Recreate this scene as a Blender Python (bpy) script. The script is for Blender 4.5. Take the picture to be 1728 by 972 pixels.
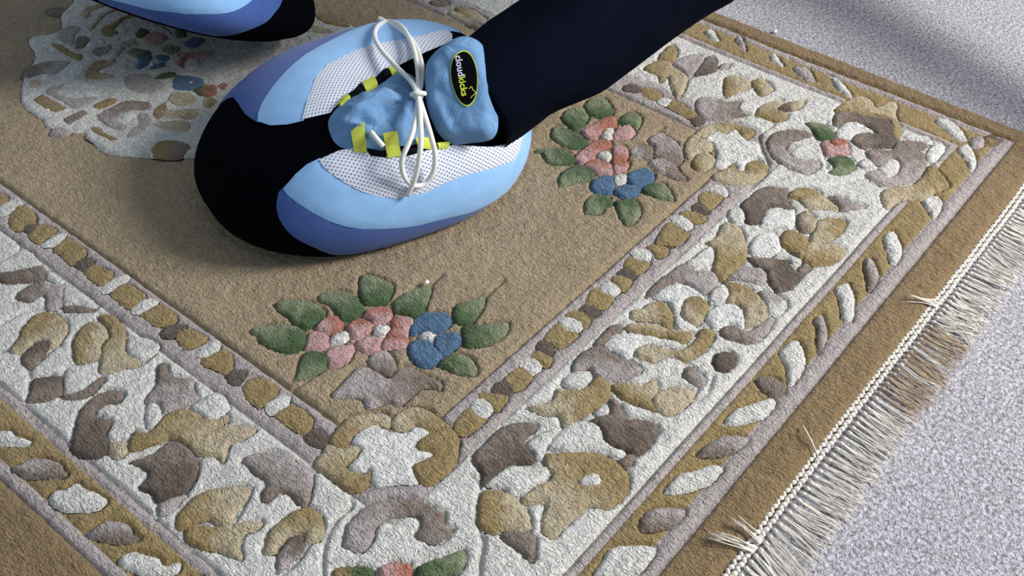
import bpy, bmesh, math, random
import numpy as np
from mathutils import Vector, Matrix, geometry

for o in list(bpy.data.objects):
    bpy.data.objects.remove(o)
scene = bpy.context.scene
C = scene.collection

# ------------------------------------------------------------------ camera
cam_data = bpy.data.cameras.new('camera')
cam = bpy.data.objects.new('camera', cam_data)
C.objects.link(cam)
yaw, pitch, roll = 0.67238, 0.76321, 0.02039
fwd = Vector((math.cos(yaw) * math.cos(pitch), math.sin(yaw) * math.cos(pitch), -math.sin(pitch)))
right = Vector((math.sin(yaw), -math.cos(yaw), 0))
up = right.cross(fwd)
r2 = right * math.cos(roll) + up * math.sin(roll)
u2 = up * math.cos(roll) - right * math.sin(roll)
cam.matrix_world = Matrix(((r2.x, u2.x, -fwd.x, 0), (r2.y, u2.y, -fwd.y, 0), (r2.z, u2.z, -fwd.z, 0.814), (0, 0, 0, 1)))
cam_data.sensor_width = 36.0
cam_data.lens = 1832.13 / 1728 * 36
cam_data.clip_start = 0.02
scene.camera = cam

# ------------------------------------------------------------------ light
world = bpy.data.worlds.new('room_light')
scene.world = world
world.use_nodes = True
wb = world.node_tree.nodes['Background']
wb.inputs['Color'].default_value = (0.74, 0.87, 1.0, 1)
wb.inputs['Strength'].default_value = 0.40
win_data = bpy.data.lights.new('window_daylight', 'AREA')
win_data.shape = 'RECTANGLE'
win_data.size = 0.9
win_data.size_y = 0.8
win_data.energy = 118
win_data.color = (1.0, 0.955, 0.89)
win = bpy.data.objects.new('window_daylight', win_data)
C.objects.link(win)
to_window = Vector((0.56, -0.82, 0.72)).normalized()
win.location = Vector((0.85, 0.65, 0.0)) + to_window * 2.9
win.rotation_euler = to_window.to_track_quat('Z', 'Y').to_euler()
vs = scene.view_settings
vs.view_transform = 'Standard'
vs.look = 'None'
vs.gamma = 1.0
vs.use_curve_mapping = False
vs.exposure = 0.08

# ------------------------------------------------------------------ traced data (rug and slipper coordinates)
RUG = """
medallion CC 0,0 6462,13319 6738,13671 6992,13813 7499,14108 8763,13639 8984,12258 9210,10732 9085,10033 7825,9289 6443,9310 5874,9568 5551,9891 5201,10466 5256,10966 5205,11102 5051,11477 5100,11654 5093,11862 5135,12178 5497,12688 5871,12990 6079,13450
stripe_block CC 0,0 3807,10534 3918,10550 3996,10513 3999,10399 3909,10377 3799,10361 3728,10408
stripe_block OO 0,0 3901,10793 3933,10737 3952,10658 3898,10573 3820,10555 3821,10664
stripe_block OO 0,0 3899,10388 3965,10384 4002,10231 3951,10075 3876,9985 3793,10012 3717,9997 3686,10104 3731,10227 3823,10333
stripe_block DD 0,0 3806,10032 3882,9995 3856,9903 3789,9878 3747,9927
stripe_block OO 0,0 3878,9912 3955,9875 3971,9697 3904,9672 3812,9660 3728,9657 3732,9841 3789,9878
stripe_block CC 0,0 3942,9628 3998,9562 3928,9507 3839,9475 3727,9556 3754,9609 3841,9627
stripe_block OO 0,0 3937,9496 3994,9481 3995,9359 3983,9171 3910,9090 3801,9054 3753,9079 3756,9205 3779,9311 3770,9422 3839,9475
stripe_block DD 0,0 3814,9072 3897,9072 3936,8960 3864,8882 3779,8902 3771,9009
stripe_block OO 0,0 3892,8898 3925,8826 3951,8651 3892,8592 3768,8581 3763,8713 3762,8842 3797,8880
stripe_block CC 0,0 3974,8543 4034,8488 4005,8426 3881,8416 3731,8437 3716,8485 3803,8539
stripe_block OO 0,0 3911,8412 3965,8348 3969,8218 3961,8073 3889,8066 3755,8042 3738,8153 3754,8287 3754,8378
stripe_block CC 0,0 3906,8045 3986,7996 3991,7914 3878,7897 3781,7922 3729,7984 3764,8032
stripe_block OO 0,0 3946,7877 3998,7815 3980,7597 3888,7543 3793,7612 3765,7704 3780,7834 3769,7906
scroll CC 0,0 3430,10163 3523,10157 3576,10059 3539,9745 3302,9725 3180,9755
scroll CC 0,0 3195,9704 3285,9697 3573,9671 3546,9355 3407,9389 3203,9566 3149,9630
scroll TD -65,76 3138,9611 3203,9566 3356,9433 3525,9348 3518,9226 3430,9106 3341,9164 3136,9359 3123,9437 3081,9519
scroll TL 65,-76 3085,9094 3291,9160 3407,9070 3455,8951 3517,8877 3468,8780 3306,8634 3220,8646 3188,8714 3289,8868 3265,8927 3135,8943
scroll TT 0,0 3324,8614 3414,8537 3490,8417 3508,8305 3392,8413 3290,8563
scroll CC 0,0 3506,8859 3553,8740 3577,8588 3560,8334 3496,8425 3419,8545 3346,8647
scroll CC 0,0 3551,9252 3553,9121 3553,8929 3505,8954 3456,9108
groove -- 0,0 3285,9697 3436,9683 3552,9713
groove -- 0,0 2802,8874 2989,8859 3089,8801 3170,8735
scroll OB -8,-100 2788,8568 2848,8639 2936,8681 3052,8720 3154,8688 3219,8552 3206,8360 3137,8269 3033,8206 2889,8194 2920,8298 2843,8375 2682,8356 2613,8479
scroll DT -96,-29 2662,8325 2829,8377 2933,8353 2922,8267 2824,8187 2703,8138 2608,8116 2612,8247
scroll OB 64,-76 2960,7888 3078,8082 3214,8178 3351,8218 3431,8152 3415,7996 3366,7883 3271,7881 3156,7710 3037,7769 2955,7825
scroll OB -59,-81 3477,8217 3584,8119 3564,7937 3492,7762 3355,7585 3370,7373 3302,7345 3173,7444 3030,7521 3070,7621 3257,7841 3374,7872 3427,8012
scroll TD 55,84 2523,7951 2568,7976 2710,7860 2740,7772 2614,7607 2470,7650 2348,7769 2447,7857
groove -- 0,0 2593,8093 2887,8169 2987,8161
groove -- 0,0 2617,7590 2768,7792 2872,7857 3027,7754 3129,7715
groove -- 0,0 2558,8531 2613,8479 2677,8348
groove -- 0,0 2518,7955 2584,8090 2612,8247
groove -- 0,0 3132,7493 3311,7335 3537,7341
groove -- 0,0 2298,7778 2257,7477 2277,7211
scroll TD -58,-82 2288,6959 2465,7156 2583,7263 2707,7317 2848,7329 2972,7272 3012,7160 2953,7100 2891,7098 2838,7148 2740,7176 2659,7123 2712,7034 2714,6934 2590,6862 2556,6735 2493,6667 2387,6677 2289,6818
scroll TT 0,0 2617,7590 2713,7516 2807,7481 2996,7494 3000,7436 2826,7381 2722,7401 2600,7521
scroll TL -61,-79 3450,7197 3515,7147 3442,6991 3511,6856 3549,6783 3464,6648 3430,6546 3278,6562 3167,6618 3051,6606 3138,6779 3069,6899 3164,6954 3277,7001
scroll CC 0,0 3310,6524 3437,6525 3588,6475 3588,6320 3520,6224 3376,6219 3323,6269 3306,6402
scroll CC 0,0 3066,6865 3130,6788 3057,6624 2897,6581 2909,6677
scroll CC 0,0 3486,7711 3587,7620 3624,7434 3568,7361 3387,7353 3353,7477 3381,7610
border_leaf CC 0,0 1961,7659 2047,7580 2052,7479 2110,7314 2080,7290 1979,7386 1906,7485 1893,7549
stripe_block DD 0,0 3721,7519 3860,7528 3946,7426 3870,7371 3755,7393
stripe_block OO 0,0 3832,7387 3962,7320 3985,7120 3904,7102 3781,7135 3774,7229
stripe_block CC 0,0 3766,7014 3914,7033 4035,6975 3935,6896 3822,6920
stripe_block OO 0,0 3751,6894 3924,6882 3998,6794 3943,6666 3814,6575 3775,6702
scroll OB 64,-77 2609,6531 2778,6679 2867,6573 3069,6613 3226,6589 3301,6460 3307,6310 3376,6207 3470,6196 3432,6120 3175,6148 3398,6080 3540,5851 3392,5830 3262,5887 3089,5770 3086,5886 2998,5991 2989,6194 2940,6350 2812,6404
scroll BB 0,0 2473,6617 2535,6735 2641,6686 2648,6600 2561,6513 2481,6532
blossom TD -61,-79 2541,6423 2710,6334 2924,6329 2976,6209 2958,6001 2841,5841 2655,5773 2539,5804 2426,5868 2446,5986 2422,6122 2549,6152 2571,6274
scroll LL 0,0 2354,5745 2438,5854 2640,5754 2573,5728 2454,5695
stripe_block DD 0,0 3795,6569 3879,6557 3919,6444 3796,6395 3749,6451
stripe_block OO 0,0 3859,6342 3989,6273 3990,6057 3815,6013 3718,6025 3755,6252
stripe_block CC 0,0 3779,5973 3930,5960 3980,5879 3857,5818 3735,5861
stripe_block OO 0,0 3778,5850 3923,5801 3953,5684 3928,5510 3796,5427 3763,5507 3747,5725
blossom TL 99,11 3200,5656 3296,5659 3393,5590 3496,5455 3517,5232 3546,5106 3497,5028 3387,4936 3245,4843 3214,4902 3223,5065 3171,5128 3040,5153 3051,5227 3180,5294 3196,5365 3179,5453 3200,5565
scroll OB 64,-77 2371,5507 2442,5632 2562,5659 2716,5671 2874,5593 3011,5452 3052,5358 2955,5298 2830,5275 2704,5213 2616,5298 2598,5382 2531,5441 2462,5461
scroll OB 64,-77 2407,5464 2502,5423 2614,5279 2719,5195 2824,5112 2884,5009 2798,4996 2698,5033 2597,4950 2521,4860 2494,4913 2477,4993 2434,5095 2378,5182 2343,5295 2349,5390
scroll OB -67,-74 2710,4795 2828,4878 2943,4907 3097,4892 3217,4855 3257,4764 3242,4633 3157,4526 3080,4494 3012,4535 2951,4567 3021,4626 2963,4695 2836,4704 2748,4689 2684,4765
scroll DL -67,-74 2738,4661 2836,4704 2956,4704 3014,4635 2958,4559 2882,4509 2780,4511 2671,4504 2612,4536 2670,4584
groove -- 0,0 3574,4646 3491,4528 3357,4538 3186,4491 3029,4392 2925,4298 2837,4189
groove -- 0,0 2996,4534 2864,4490 2723,4481 2594,4499
groove -- 0,0 3599,4638 3669,4577 3769,4512 3865,4442 3967,4332
groove -- 0,0 2955,5298 2742,5188
border_leaf TL 55,84 1820,7188 1902,7159 2004,7130 2072,7048 2123,6919 2109,6797 2086,6723 1994,6788 1882,6922 1828,7043
border_leaf CC 0,0 1838,6633 1939,6665 1999,6594 2100,6584 2103,6470 2145,6375 2154,6233 2082,6190 2003,6231 1926,6312 1847,6429 1819,6525
border_leaf TL 59,81 1828,6074 1917,6070 2011,6052 2081,5980 2121,5868 2093,5757 2105,5681 2038,5700 1944,5792 1881,5888 1847,5990
border_leaf CC 0,0 1839,5638 1909,5653 1990,5617 2030,5509 2084,5403 2065,5308 2166,5246 2141,5197 2074,5180 1975,5260 1895,5366 1852,5485 1833,5566
border_leaf TL 63,78 2098,5074 2178,5037 2238,4907 2259,4766 2151,4802 2063,4944
leaf SG -16,-99 4326,6859 4445,6834 4561,6725 4676,6575 4688,6488 4654,6355 4537,6267 4397,6307 4317,6471 4293,6640 4329,6741
leaf SG -68,-74 4760,6968 4857,6914 4972,6777 5039,6668 5033,6523 5001,6441 4887,6428 4739,6427 4683,6582 4721,6683 4721,6803
leaf SG -20,-98 5150,6706 5254,6676 5362,6549 5384,6414 5358,6290 5301,6176 5167,6156 5046,6225 5062,6339 5118,6514 5097,6630
leaf SG -71,-70 5645,6578 5733,6506 5761,6376 5764,6214 5634,6118 5513,6077 5428,6147 5366,6220 5405,6357
leaf SG -73,-68 5571,6038 5762,6029 5911,5977 6021,5926 5982,5862 5812,5754 5647,5676 5552,5699 5522,5839 5481,5932
leaf GS -99,-14 4233,6051 4356,6148 4496,6203 4601,6106 4590,5981 4496,5901 4406,5899 4275,5947 4164,6013
flower CC 0,0 4796,6158 4884,6154 4966,6086 4916,6016 4845,6000 4726,6085
^petal PR 64,-76 4783,6376 4926,6411 5062,6339 5012,6191 4936,6150 4834,6199 4778,6294
^petal PP 0,0 4541,6262 4641,6341 4748,6358 4802,6222 4783,6145 4723,6102 4607,6113 4517,6207
^petal PP 0,0 4623,6053 4724,6045 4866,5946 4847,5871 4720,5798 4608,5795 4506,5875 4544,5952
flower CC 0,0 5137,5898 5223,5927 5291,5861 5294,5799 5167,5760 5116,5822
^petal RP -71,-70 5229,6142 5342,6158 5456,6098 5499,5987 5431,5903 5327,5877 5235,5957 5245,6062
^petal RP -71,-71 5017,6157 5136,6163 5212,6087 5219,5961 5128,5908 4993,5924 4933,5995 4981,6082
^petal RP 64,-76 5394,5886 5490,5847 5538,5686 5401,5614 5298,5591 5199,5680 5183,5757 5298,5794
^petal PP 0,0 4920,5926 5040,5897 5139,5751 5017,5669 4906,5689 4864,5851
^petal RP -72,-69 5148,5741 5247,5652 5302,5558 5192,5490 5085,5588 5025,5659
flower CC 0,0 5405,5507 5482,5488 5529,5404 5465,5336 5399,5357 5375,5443
^petal UU 0,0 5532,5694 5686,5667 5824,5504 5746,5364 5627,5352 5523,5399 5451,5523 5359,5556 5390,5633
^petal UU 0,0 5488,5367 5643,5295 5674,5183 5613,5106 5468,5094 5350,5126 5364,5254
^petal UU 0,0 5249,5500 5369,5470 5423,5331 5356,5154 5304,5108 5162,5116 5094,5214 5123,5358
leaf GS 64,-76 5231,5087 5383,5086 5489,4997 5478,4829 5373,4706 5270,4828 5234,4976
calyx TL -64,77 4267,5592 4420,5631 4578,5651 4693,5672 4761,5574 4778,5448 4783,5337 4930,5338 5039,5279 5049,5127 5069,4963 5073,4888 5003,4836 4955,4927 4864,5001 4720,5002 4579,5004 4555,5116 4432,5179 4370,5220 4419,5327 4397,5420 4305,5513
calyx LT -72,-70 4761,5574 4832,5668 4923,5686 5034,5627 5013,5489 4935,5367 4821,5327 4778,5448
groove -- 0,0 4032,5939 4399,5898 4230,5960
groove -- 0,0 6058,5910 6197,5912
groove -- 0,0 6264,5340 6596,5357
scroll OB 100,9 4448,5006 4399,5114 4307,5198 4177,5278 3998,5269 3851,5203 3878,5076 3983,5045 4137,5080 4274,5026 4352,4896
scroll BO -14,-99 3851,5203 3878,5076 3972,5034 3992,4917 3767,4859 3792,4783 3806,4697 3891,4699 3821,4612 3666,4574 3581,4686 3581,4921 3588,5117 3720,5170
scroll BO 64,-77 4418,4942 4547,4963 4683,4902 4736,4763 4737,4562 4725,4452 4654,4488 4536,4580 4535,4629 4523,4718 4421,4741 4365,4857
scroll OO 0,0 4524,4569 4658,4508 4721,4432 4675,4317 4533,4200 4409,4139 4241,4133 4109,4156 4065,4276 4152,4422 4234,4417 4374,4366 4353,4461 4329,4538 4393,4581
blossom WW 0,0 3983,5045 4137,5080 4274,5026 4318,4863 4410,4730 4523,4718 4544,4570 4393,4581 4329,4538 4374,4366 4163,4432 4054,4266 3931,4391 3789,4515 3813,4621 3886,4693 3819,4727 3767,4859 3981,4906
stripe_block DD 0,0 3752,5416 3872,5420 3894,5320 3901,5239 3788,5207 3739,5313
groove -- 0,0 3684,4575 3779,4505 3923,4400 4054,4266
scroll TL -100,-3 3166,4310 3308,4407 3464,4453 3597,4423 3751,4348 3868,4219 3937,4093 3952,3934 3945,3835 3867,3781 3888,3693 3792,3683 3688,3695 3645,3777 3628,3900 3735,3938 3788,4002 3744,4086 3592,4194 3468,4216 3368,4149 3227,4135 3179,4244
leaf OG 64,-77 2896,4157 2962,4195 3078,4094 3142,4018 3164,3933 3077,3862 2956,3970 2867,4096
flower PR 64,-77 3134,3872 3234,3908 3346,3833 3398,3731 3341,3662 3243,3645 3137,3753
leaf GS 100,0 3403,3667 3502,3646 3656,3561 3788,3484 3734,3408 3604,3367 3469,3393 3320,3553 3344,3620
groove -- 0,0 4412,3936 4392,3825 4241,3696 4122,3624 4021,3492 3928,3398 3793,3298 3662,3200
groove -- 0,0 3895,3684 3765,3674 3683,3691
stripe_block DD 0,0 5333,4452 5409,4467 5480,4409 5456,4306 5352,4286 5298,4390
stripe_block OO 0,0 5199,4507 5281,4409 5337,4291 5257,4257 5134,4252 5164,4343 5161,4423
stripe_block CC 0,0 5063,4489 5157,4454 5159,4323 5089,4280 4984,4305 5001,4435
stripe_block OO 0,0 4776,4454 4948,4473 5001,4435 4976,4315 5003,4257 4855,4261 4733,4285 4709,4362
blossom TD -20,-98 4575,4068 4772,4093 4970,4099 5110,4055 5219,3951 5258,3855 5188,3815 5032,3832 4991,3737 4943,3629 4873,3596 4788,3697 4696,3761 4526,3759 4418,3776 4384,3794 4509,3916
scroll CC 0,0 4429,3785 4704,3752 4792,3670 4927,3486 4900,3404 4751,3423 4530,3487 4496,3550 4498,3658
blossom TD -82,-57 5616,3503 5740,3455 5823,3406 5949,3512 5992,3434 5880,3263 5934,3149 5988,3035 5956,2924 5859,2918 5724,2887 5578,2919 5541,3011 5520,3130 5503,3222 5593,3333 5620,3398
scroll OB -64,77 5370,4072 5464,3986 5619,3930 5728,3983 5810,3885 5878,3791 6033,3778 6167,3780 6147,3670 6066,3580 5941,3522 5752,3541 5564,3589 5400,3636 5470,3752 5374,3915
scroll CC 0,0 5339,3636 5507,3608 5603,3493 5615,3380 5525,3268 5504,3149 5533,3020 5432,3023 5391,3142 5336,3267 5205,3411 5139,3513 5120,3606
scroll CC 0,0 5011,3784 5187,3768 5376,3664 5293,3616 5113,3616 4947,3578 4979,3680
scroll TT 0,0 5412,3023 5536,2993 5562,2937 5440,2897 5377,2926
groove -- 0,0 5470,3752 5367,3626 5220,3607 5105,3625
groove -- 0,0 5659,3754 5764,3706
scroll OB -100,2 5042,3576 5140,3483 5335,3251 5391,3067 5354,2880 5246,2783 5095,2742 4925,2792 4832,2925 4643,2958 4445,2964 4377,2984 4360,3086 4495,3177 4600,3245 4496,3370 4510,3441 4685,3431 4870,3366 4925,3484
bud CC 0,0 4957,3150 5054,3148 5144,3096 5137,3003 5048,2997 4968,3070
scroll OB 64,-77 4310,3745 4391,3737 4485,3602 4484,3450 4445,3388 4464,3344 4365,3206 4283,3199 4167,3339 4073,3409 4061,3548 4161,3641
scroll TT 0,0 4114,3339 4176,3317 4266,3199 4271,3131 4259,3063 4085,2968 4075,3060 4085,3169 4088,3288
border_leaf CC 0,0 4308,2485 4446,2517 4611,2539 4719,2451 4828,2321 4864,2237 4738,2206 4551,2213 4397,2359
groove -- 0,0 4018,3496 3939,3384 3781,3293 3666,3195
leaf GS 100,10 5967,5508 6109,5448 6260,5377 6217,5304 6071,5234 5893,5207 5803,5254 5779,5341 5862,5451
leaf GS 64,-76 5789,5242 5932,5116 6120,4937 6060,4861 5944,4826 5795,4859 5642,4955 5588,5048 5681,5166
stripe_block OO 0,0 5464,4428 5629,4447 5736,4400 5705,4275 5578,4240 5438,4275 5484,4378
stripe_block CC 0,0 5760,4453 5866,4438 5887,4303 5810,4259 5697,4285 5709,4378
stripe_block OO 0,0 5934,4441 6005,4413 6010,4267 5901,4232 5878,4313
stripe_block DD 0,0 6044,4478 6143,4488 6173,4410 6090,4312 6030,4299 6019,4424
stripe_block OO 0,0 6206,4486 6432,4508 6418,4379 6458,4274 6326,4258 6184,4284 6167,4389
stripe_block CC 0,0 6488,4517 6596,4462 6590,4322 6473,4285 6433,4390
stripe_block OO 0,0 6600,4517 6727,4458 6704,4305 6570,4257 6612,4355
stripe_block DD 0,0 6747,4464 6859,4453 6883,4334 6813,4266 6720,4316 6706,4391
stripe_block OO 0,0 6891,4477 7107,4532 7121,4421 7135,4311 6961,4271 6883,4334
stripe_block CC 0,0 7169,4490 7299,4462 7279,4327 7195,4302 7132,4377
scroll CC 0,0 5815,3985 5983,3999 6120,3890 6093,3814 5959,3787 5870,3801 5824,3895
stripe_block OO 0,0 7363,4483 7461,4431 7457,4308 7354,4270 7275,4301
stripe_block DD 0,0 7477,4477 7593,4471 7605,4359 7519,4299 7462,4398
stripe_block OO 0,0 7627,4496 7771,4526 7783,4411 7831,4322 7697,4283 7589,4313 7604,4392
stripe_block CC 0,0 7852,4565 7954,4529 7948,4384 7839,4345 7801,4424 7808,4516
stripe_block OO 0,0 8039,4480 8152,4416 8144,4288 8033,4249 7968,4293 8022,4398
stripe_block DD 0,0 8152,4416 8284,4433 8409,4321 8229,4256 8153,4346
scroll BO -83,-56 6867,3963 6949,3955 7064,3819 7123,3631 7197,3485 7268,3371 7162,3352 7039,3383 7015,3527 6942,3671 6886,3796 6829,3920
scroll OB -65,76 7118,4055 7205,3982 7359,3953 7424,3846 7345,3695 7183,3589 7123,3631 7124,3778 7006,3977
scroll WW 0,0 7409,3986 7600,3979 7770,3906 7809,3764 7795,3623 7747,3494 7734,3633 7644,3708 7507,3686 7358,3590 7341,3402 7275,3392 7178,3537 7354,3685 7458,3835
scroll OB -100,0 7440,3643 7618,3708 7734,3633 7720,3494 7560,3411 7400,3391 7340,3433 7359,3558
blossom TL 65,-76 7372,4062 7562,4089 7792,4073 8037,4045 8093,4013 8040,3877 8161,3735 8126,3613 8045,3580 7832,3580 7802,3710 7816,3852 7760,3950 7582,4001 7408,4019
bud CC 0,0 8074,4001 8250,3994 8467,3975 8495,3908 8392,3827 8271,3803 8067,3878
bud CC 0,0 7789,3537 7956,3559 8073,3515 8021,3418 7907,3366 7784,3388 7738,3473
bud WW 0,0 7501,3390 7654,3421 7811,3356 7876,3218 7767,3075 7616,3017 7595,3130 7492,3194 7416,3226
scroll OB -86,-51 8109,3570 8164,3504 8193,3342 8186,3192 8082,3005 7996,2925 7824,2889 7720,2953 7658,3026 7784,3085 7911,3207 7864,3356 8004,3408
scroll TL 64,-76 7451,3184 7560,3172 7614,3078 7618,2956 7797,2920 7953,2885 7929,2824 7657,2794 7480,2860 7434,2971 7396,3104
bud DD 0,0 7044,3012 7162,3039 7255,2957 7220,2859 7118,2813 7007,2837 6969,2936
scroll OB 100,-1 6083,3586 6180,3577 6257,3473 6310,3370 6456,3329 6410,3251 6266,3186 6200,3187 6131,3065 6088,3218 6037,3382 6056,3488
scroll BB 0,0 6214,3196 6400,3183 6528,3084 6582,2967 6541,2911 6379,2897 6201,2931 6126,3046
blossom TL -81,-58 6152,4071 6313,4075 6440,4037 6477,3965 6477,3852 6489,3699 6500,3547 6468,3477 6320,3517 6156,3606 6103,3616 6092,3815 6146,3887 6008,3995
scroll TT 0,0 6446,4058 6594,4083 6795,4078 6872,4017 6794,3962 6672,3991 6491,3976
scroll WW 0,0 6491,3976 6674,3959 6825,3868 6907,3712 6982,3537 7046,3404 6967,3384 6885,3537 6749,3670 6638,3690 6546,3658 6510,3729 6501,3852
scroll OB -64,76 6638,3690 6765,3680 6858,3599 6891,3445 6986,3333 7173,3311 7360,3350 7407,3236 7335,3176 7140,3149 6970,3183 6850,3215 6836,3315 6766,3426 6623,3457 6619,3517 6582,3588
scroll TL 64,-77 6699,3148 6822,3166 6823,3028 6791,2932 6692,2915 6657,2984 6657,3091
groove -- 0,0 6638,2927 6527,2902 6349,2908
groove -- 0,0 6448,3339 6310,3370
groove -- 0,0 6862,2900 6667,2840 6487,2846
scroll CC 0,0 5721,3528 5895,3498 5797,3412 5722,3451
stripe_block DD 0,0 8955,4469 9046,4455 9012,4290 8952,4288 8913,4407
stripe_block OO 0,0 9108,4475 9264,4519 9362,4327 9206,4285 9033,4303 9035,4412
stripe_block CC 0,0 9378,4500 9504,4468 9478,4343 9371,4278 9355,4412
scroll OB 86,52 8528,4041 8662,3986 8938,4051 8997,3982 9005,3865 8874,3737 8670,3566 8443,3532 8213,3543 8103,3576 8192,3730 8433,3845 8509,3960
bud CC 0,0 9110,4102 9273,4113 9302,4024 9186,3903 9055,3878 9006,3970
bud WW 0,0 8747,3611 8981,3646 9128,3578 9155,3475 9024,3352 8897,3297 8764,3387 8679,3521
blossom TD -87,-50 9355,4073 9584,4066 9796,4047 9920,3940 9966,3771 9823,3710 9680,3579 9590,3684 9522,3802 9232,3740 9162,3751 9114,3844 9259,3963
scroll WW 0,0 9242,3729 9469,3789 9591,3720 9648,3579 9699,3555 9539,3451 9364,3406 9287,3532 9160,3664
scroll OB -45,-89 9845,3722 9986,3747 10102,3688 10181,3556 10150,3401 10060,3168 9996,3169 9889,3333 9821,3450 9882,3603
scroll TL 65,-76 10126,3372 10231,3306 10252,3130 10295,2966 10260,2933 10096,3052 10004,3123 10095,3202
petal OO 0,0 9139,3424 9305,3440 9351,3315 9306,3158 9057,3041 8951,3065 9002,3174 9014,3330
petal TB 65,-76 9507,3417 9675,3474 9756,3415 9685,3243 9488,3189 9391,3303
petal BO 65,-76 9685,3243 9846,3126 9859,2966 9510,2953 9373,3045 9306,3158 9488,3189
petal OB 89,46 9256,3148 9371,3012 9453,2778 9284,2740 9091,2801 8968,2913 8961,3054
scroll CC 0,0 9005,3341 8963,3186 8961,3054 8846,3057 8867,3198 8801,3310
border_leaf CC 0,0 9898,2530 10073,2500 9939,2342 9823,2273 9630,2230 9543,2267 9709,2408
blossom TD 65,-76 8622,3555 8669,3466 8773,3326 8848,3188 8779,3037 8750,2941 8601,2923 8427,2939 8336,3015 8417,3173 8555,3269 8556,3400
scroll LL 0,0 8194,3533 8397,3521 8537,3389 8518,3247 8407,3184 8297,3250 8241,3413
scroll LC -87,-49 8226,3177 8281,3080 8282,2922 8212,2821 8018,2837 7990,2931 8120,3052
scroll TT 0,0 8827,3030 8950,3000 8920,2920 8741,2951 8741,2984
border_leaf CC 0,0 8775,2559 8952,2509 8865,2389 8690,2286 8456,2200 8411,2282 8627,2422
border_leaf LT -64,76 8198,2505 8322,2478 8183,2345 8046,2275 7811,2241 7943,2340 8087,2401
border_leaf LT -65,76 9385,2520 9492,2494 9379,2361 9231,2275 8975,2259 9129,2364
stripe_block OO 0,0 8150,4426 8517,4512 8474,4300 8517,4250 8277,4224 8178,4341
stripe_block CC 0,0 8619,4552 8735,4469 8690,4308 8560,4303
stripe_block OO 0,0 8780,4524 8883,4404 8880,4244 8719,4274 8706,4397
border_leaf CC 0,0 7583,2558 7823,2518 7762,2399 7560,2268 7244,2257 7442,2408
border_leaf TT 0,0 7093,2563 7217,2493 7227,2303 7096,2258 7003,2344 7025,2467
border_leaf CC 0,0 6409,2492 6589,2518 6809,2426 6990,2309 6922,2243 6707,2257 6545,2354
border_leaf LT -85,-52 5925,2494 6097,2493 6292,2421 6400,2269 6364,2221 6159,2260 6002,2379
border_leaf CC 0,0 5391,2499 5615,2511 5791,2409 5958,2299 5927,2226 5707,2250 5507,2361
border_leaf LT -83,-55 4984,2491 5149,2497 5285,2376 5348,2259 5195,2239 5032,2313 4924,2423
scroll OB 100,1 11824,4134 12029,4126 12260,4091 12368,4012 12345,3850 12238,3743 12481,3691 12503,3572 12266,3480 12009,3289 11752,3241 11841,3354 12073,3481 12055,3636 11976,3819 11897,4003
scroll TD 65,-76 11651,4064 11830,4081 11942,3951 11971,3780 12050,3597 12056,3455 11858,3291 11700,3217 11553,3219 11424,3370 11292,3483 11359,3659 11531,3673 11645,3584 11694,3482 11757,3584 11765,3752 11681,3894 11514,3956
scroll WW 0,0 11306,3850 11520,3904 11692,3881 11765,3752 11730,3571 11684,3494 11553,3647 11384,3672
scroll TL -91,-42 11273,3420 11399,3357 11501,3195 11700,3217 11801,3140 11916,2964 11880,2878 11664,2921 11702,2834 11483,2721 11187,2707 10987,2784 10806,2919 10790,3133 10879,3228 11021,3141 10983,2986 11139,2922 11298,2979 11345,3087 11140,3163 11141,3286
bud CC 0,0 11045,3153 11232,3138 11358,3093 11298,2979 11129,2935 10983,2986 10969,3082
bud WW 0,0 11738,2833 11949,2840 12051,2763 11967,2692 11741,2663 11601,2705 11625,2800
scroll CC 0,0 11886,3214 12010,3112 12050,2936 11975,2851 11889,2952 11849,3127
bud CC 0,0 10962,3373 11148,3359 11084,3189 11000,3166 10927,3251
scroll BO 91,41 10647,2912 10813,2872 11025,2701 11253,2669 11504,2696 11502,2577 11337,2373 11219,2355 11021,2434 10863,2430 10785,2559 10704,2655 10541,2695 10413,2734 10496,2823
border_leaf CC 0,0 10799,2467 10997,2424 10974,2299 10801,2241 10591,2230 10701,2359
border_leaf CC 0,0 12488,3040 12600,2910 12503,2711 12338,2556 12262,2645 12338,2816
border_leaf CC 0,0 12074,2566 12240,2498 12107,2359 11909,2262 11749,2247 11902,2393
border_leaf LL 0,0 12332,2519 12496,2500 12490,2378 12332,2348 12230,2426
border_leaf DO -93,-37 12562,2423 12666,2345 12609,2237 12445,2258 12408,2345
leaf SG -89,-46 11340,4293 11412,4163 11459,4020 11372,3902 11233,3849 11125,3975 11224,4119
petal PP 0,0 11085,3936 11199,3868 11315,3710 11185,3608 11049,3558 10866,3731 10957,3833
petal RR 0,0 11143,3848 11242,3817 11303,3703 11189,3646 11083,3790
leaf GS -89,-45 10817,3706 10973,3626 11023,3527 10916,3385 10744,3387 10623,3448 10588,3570 10725,3570
groove -- 0,0 10355,3449 10578,3304 10783,3181 10754,2980
groove -- 0,0 11527,4074 11250,4133 10971,3858 10649,3619
scroll TL -88,-48 10641,4457 10879,4480 11040,4400 11147,4253 11158,4110 10959,4170 10788,4242 10655,4187 10563,4045 10623,3933 10664,3722 10405,3745 10347,3892 10360,4078 10415,4218 10492,4335
blossom WW 0,0 10174,5089 10427,5052 10454,4934 10628,4904 10572,4795 10504,4660 10552,4518 10405,4396 10258,4239 10244,4378 10101,4423 9965,4380 9924,4429 9986,4558 9822,4588 9794,4701 9975,4775 10154,4942
scroll OB -65,76 10194,5237 10405,5253 10599,5159 10698,5043 10736,4911 10755,4712 10645,4666 10485,4724 10636,4851 10478,4949 10416,5065 10222,5119
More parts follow.
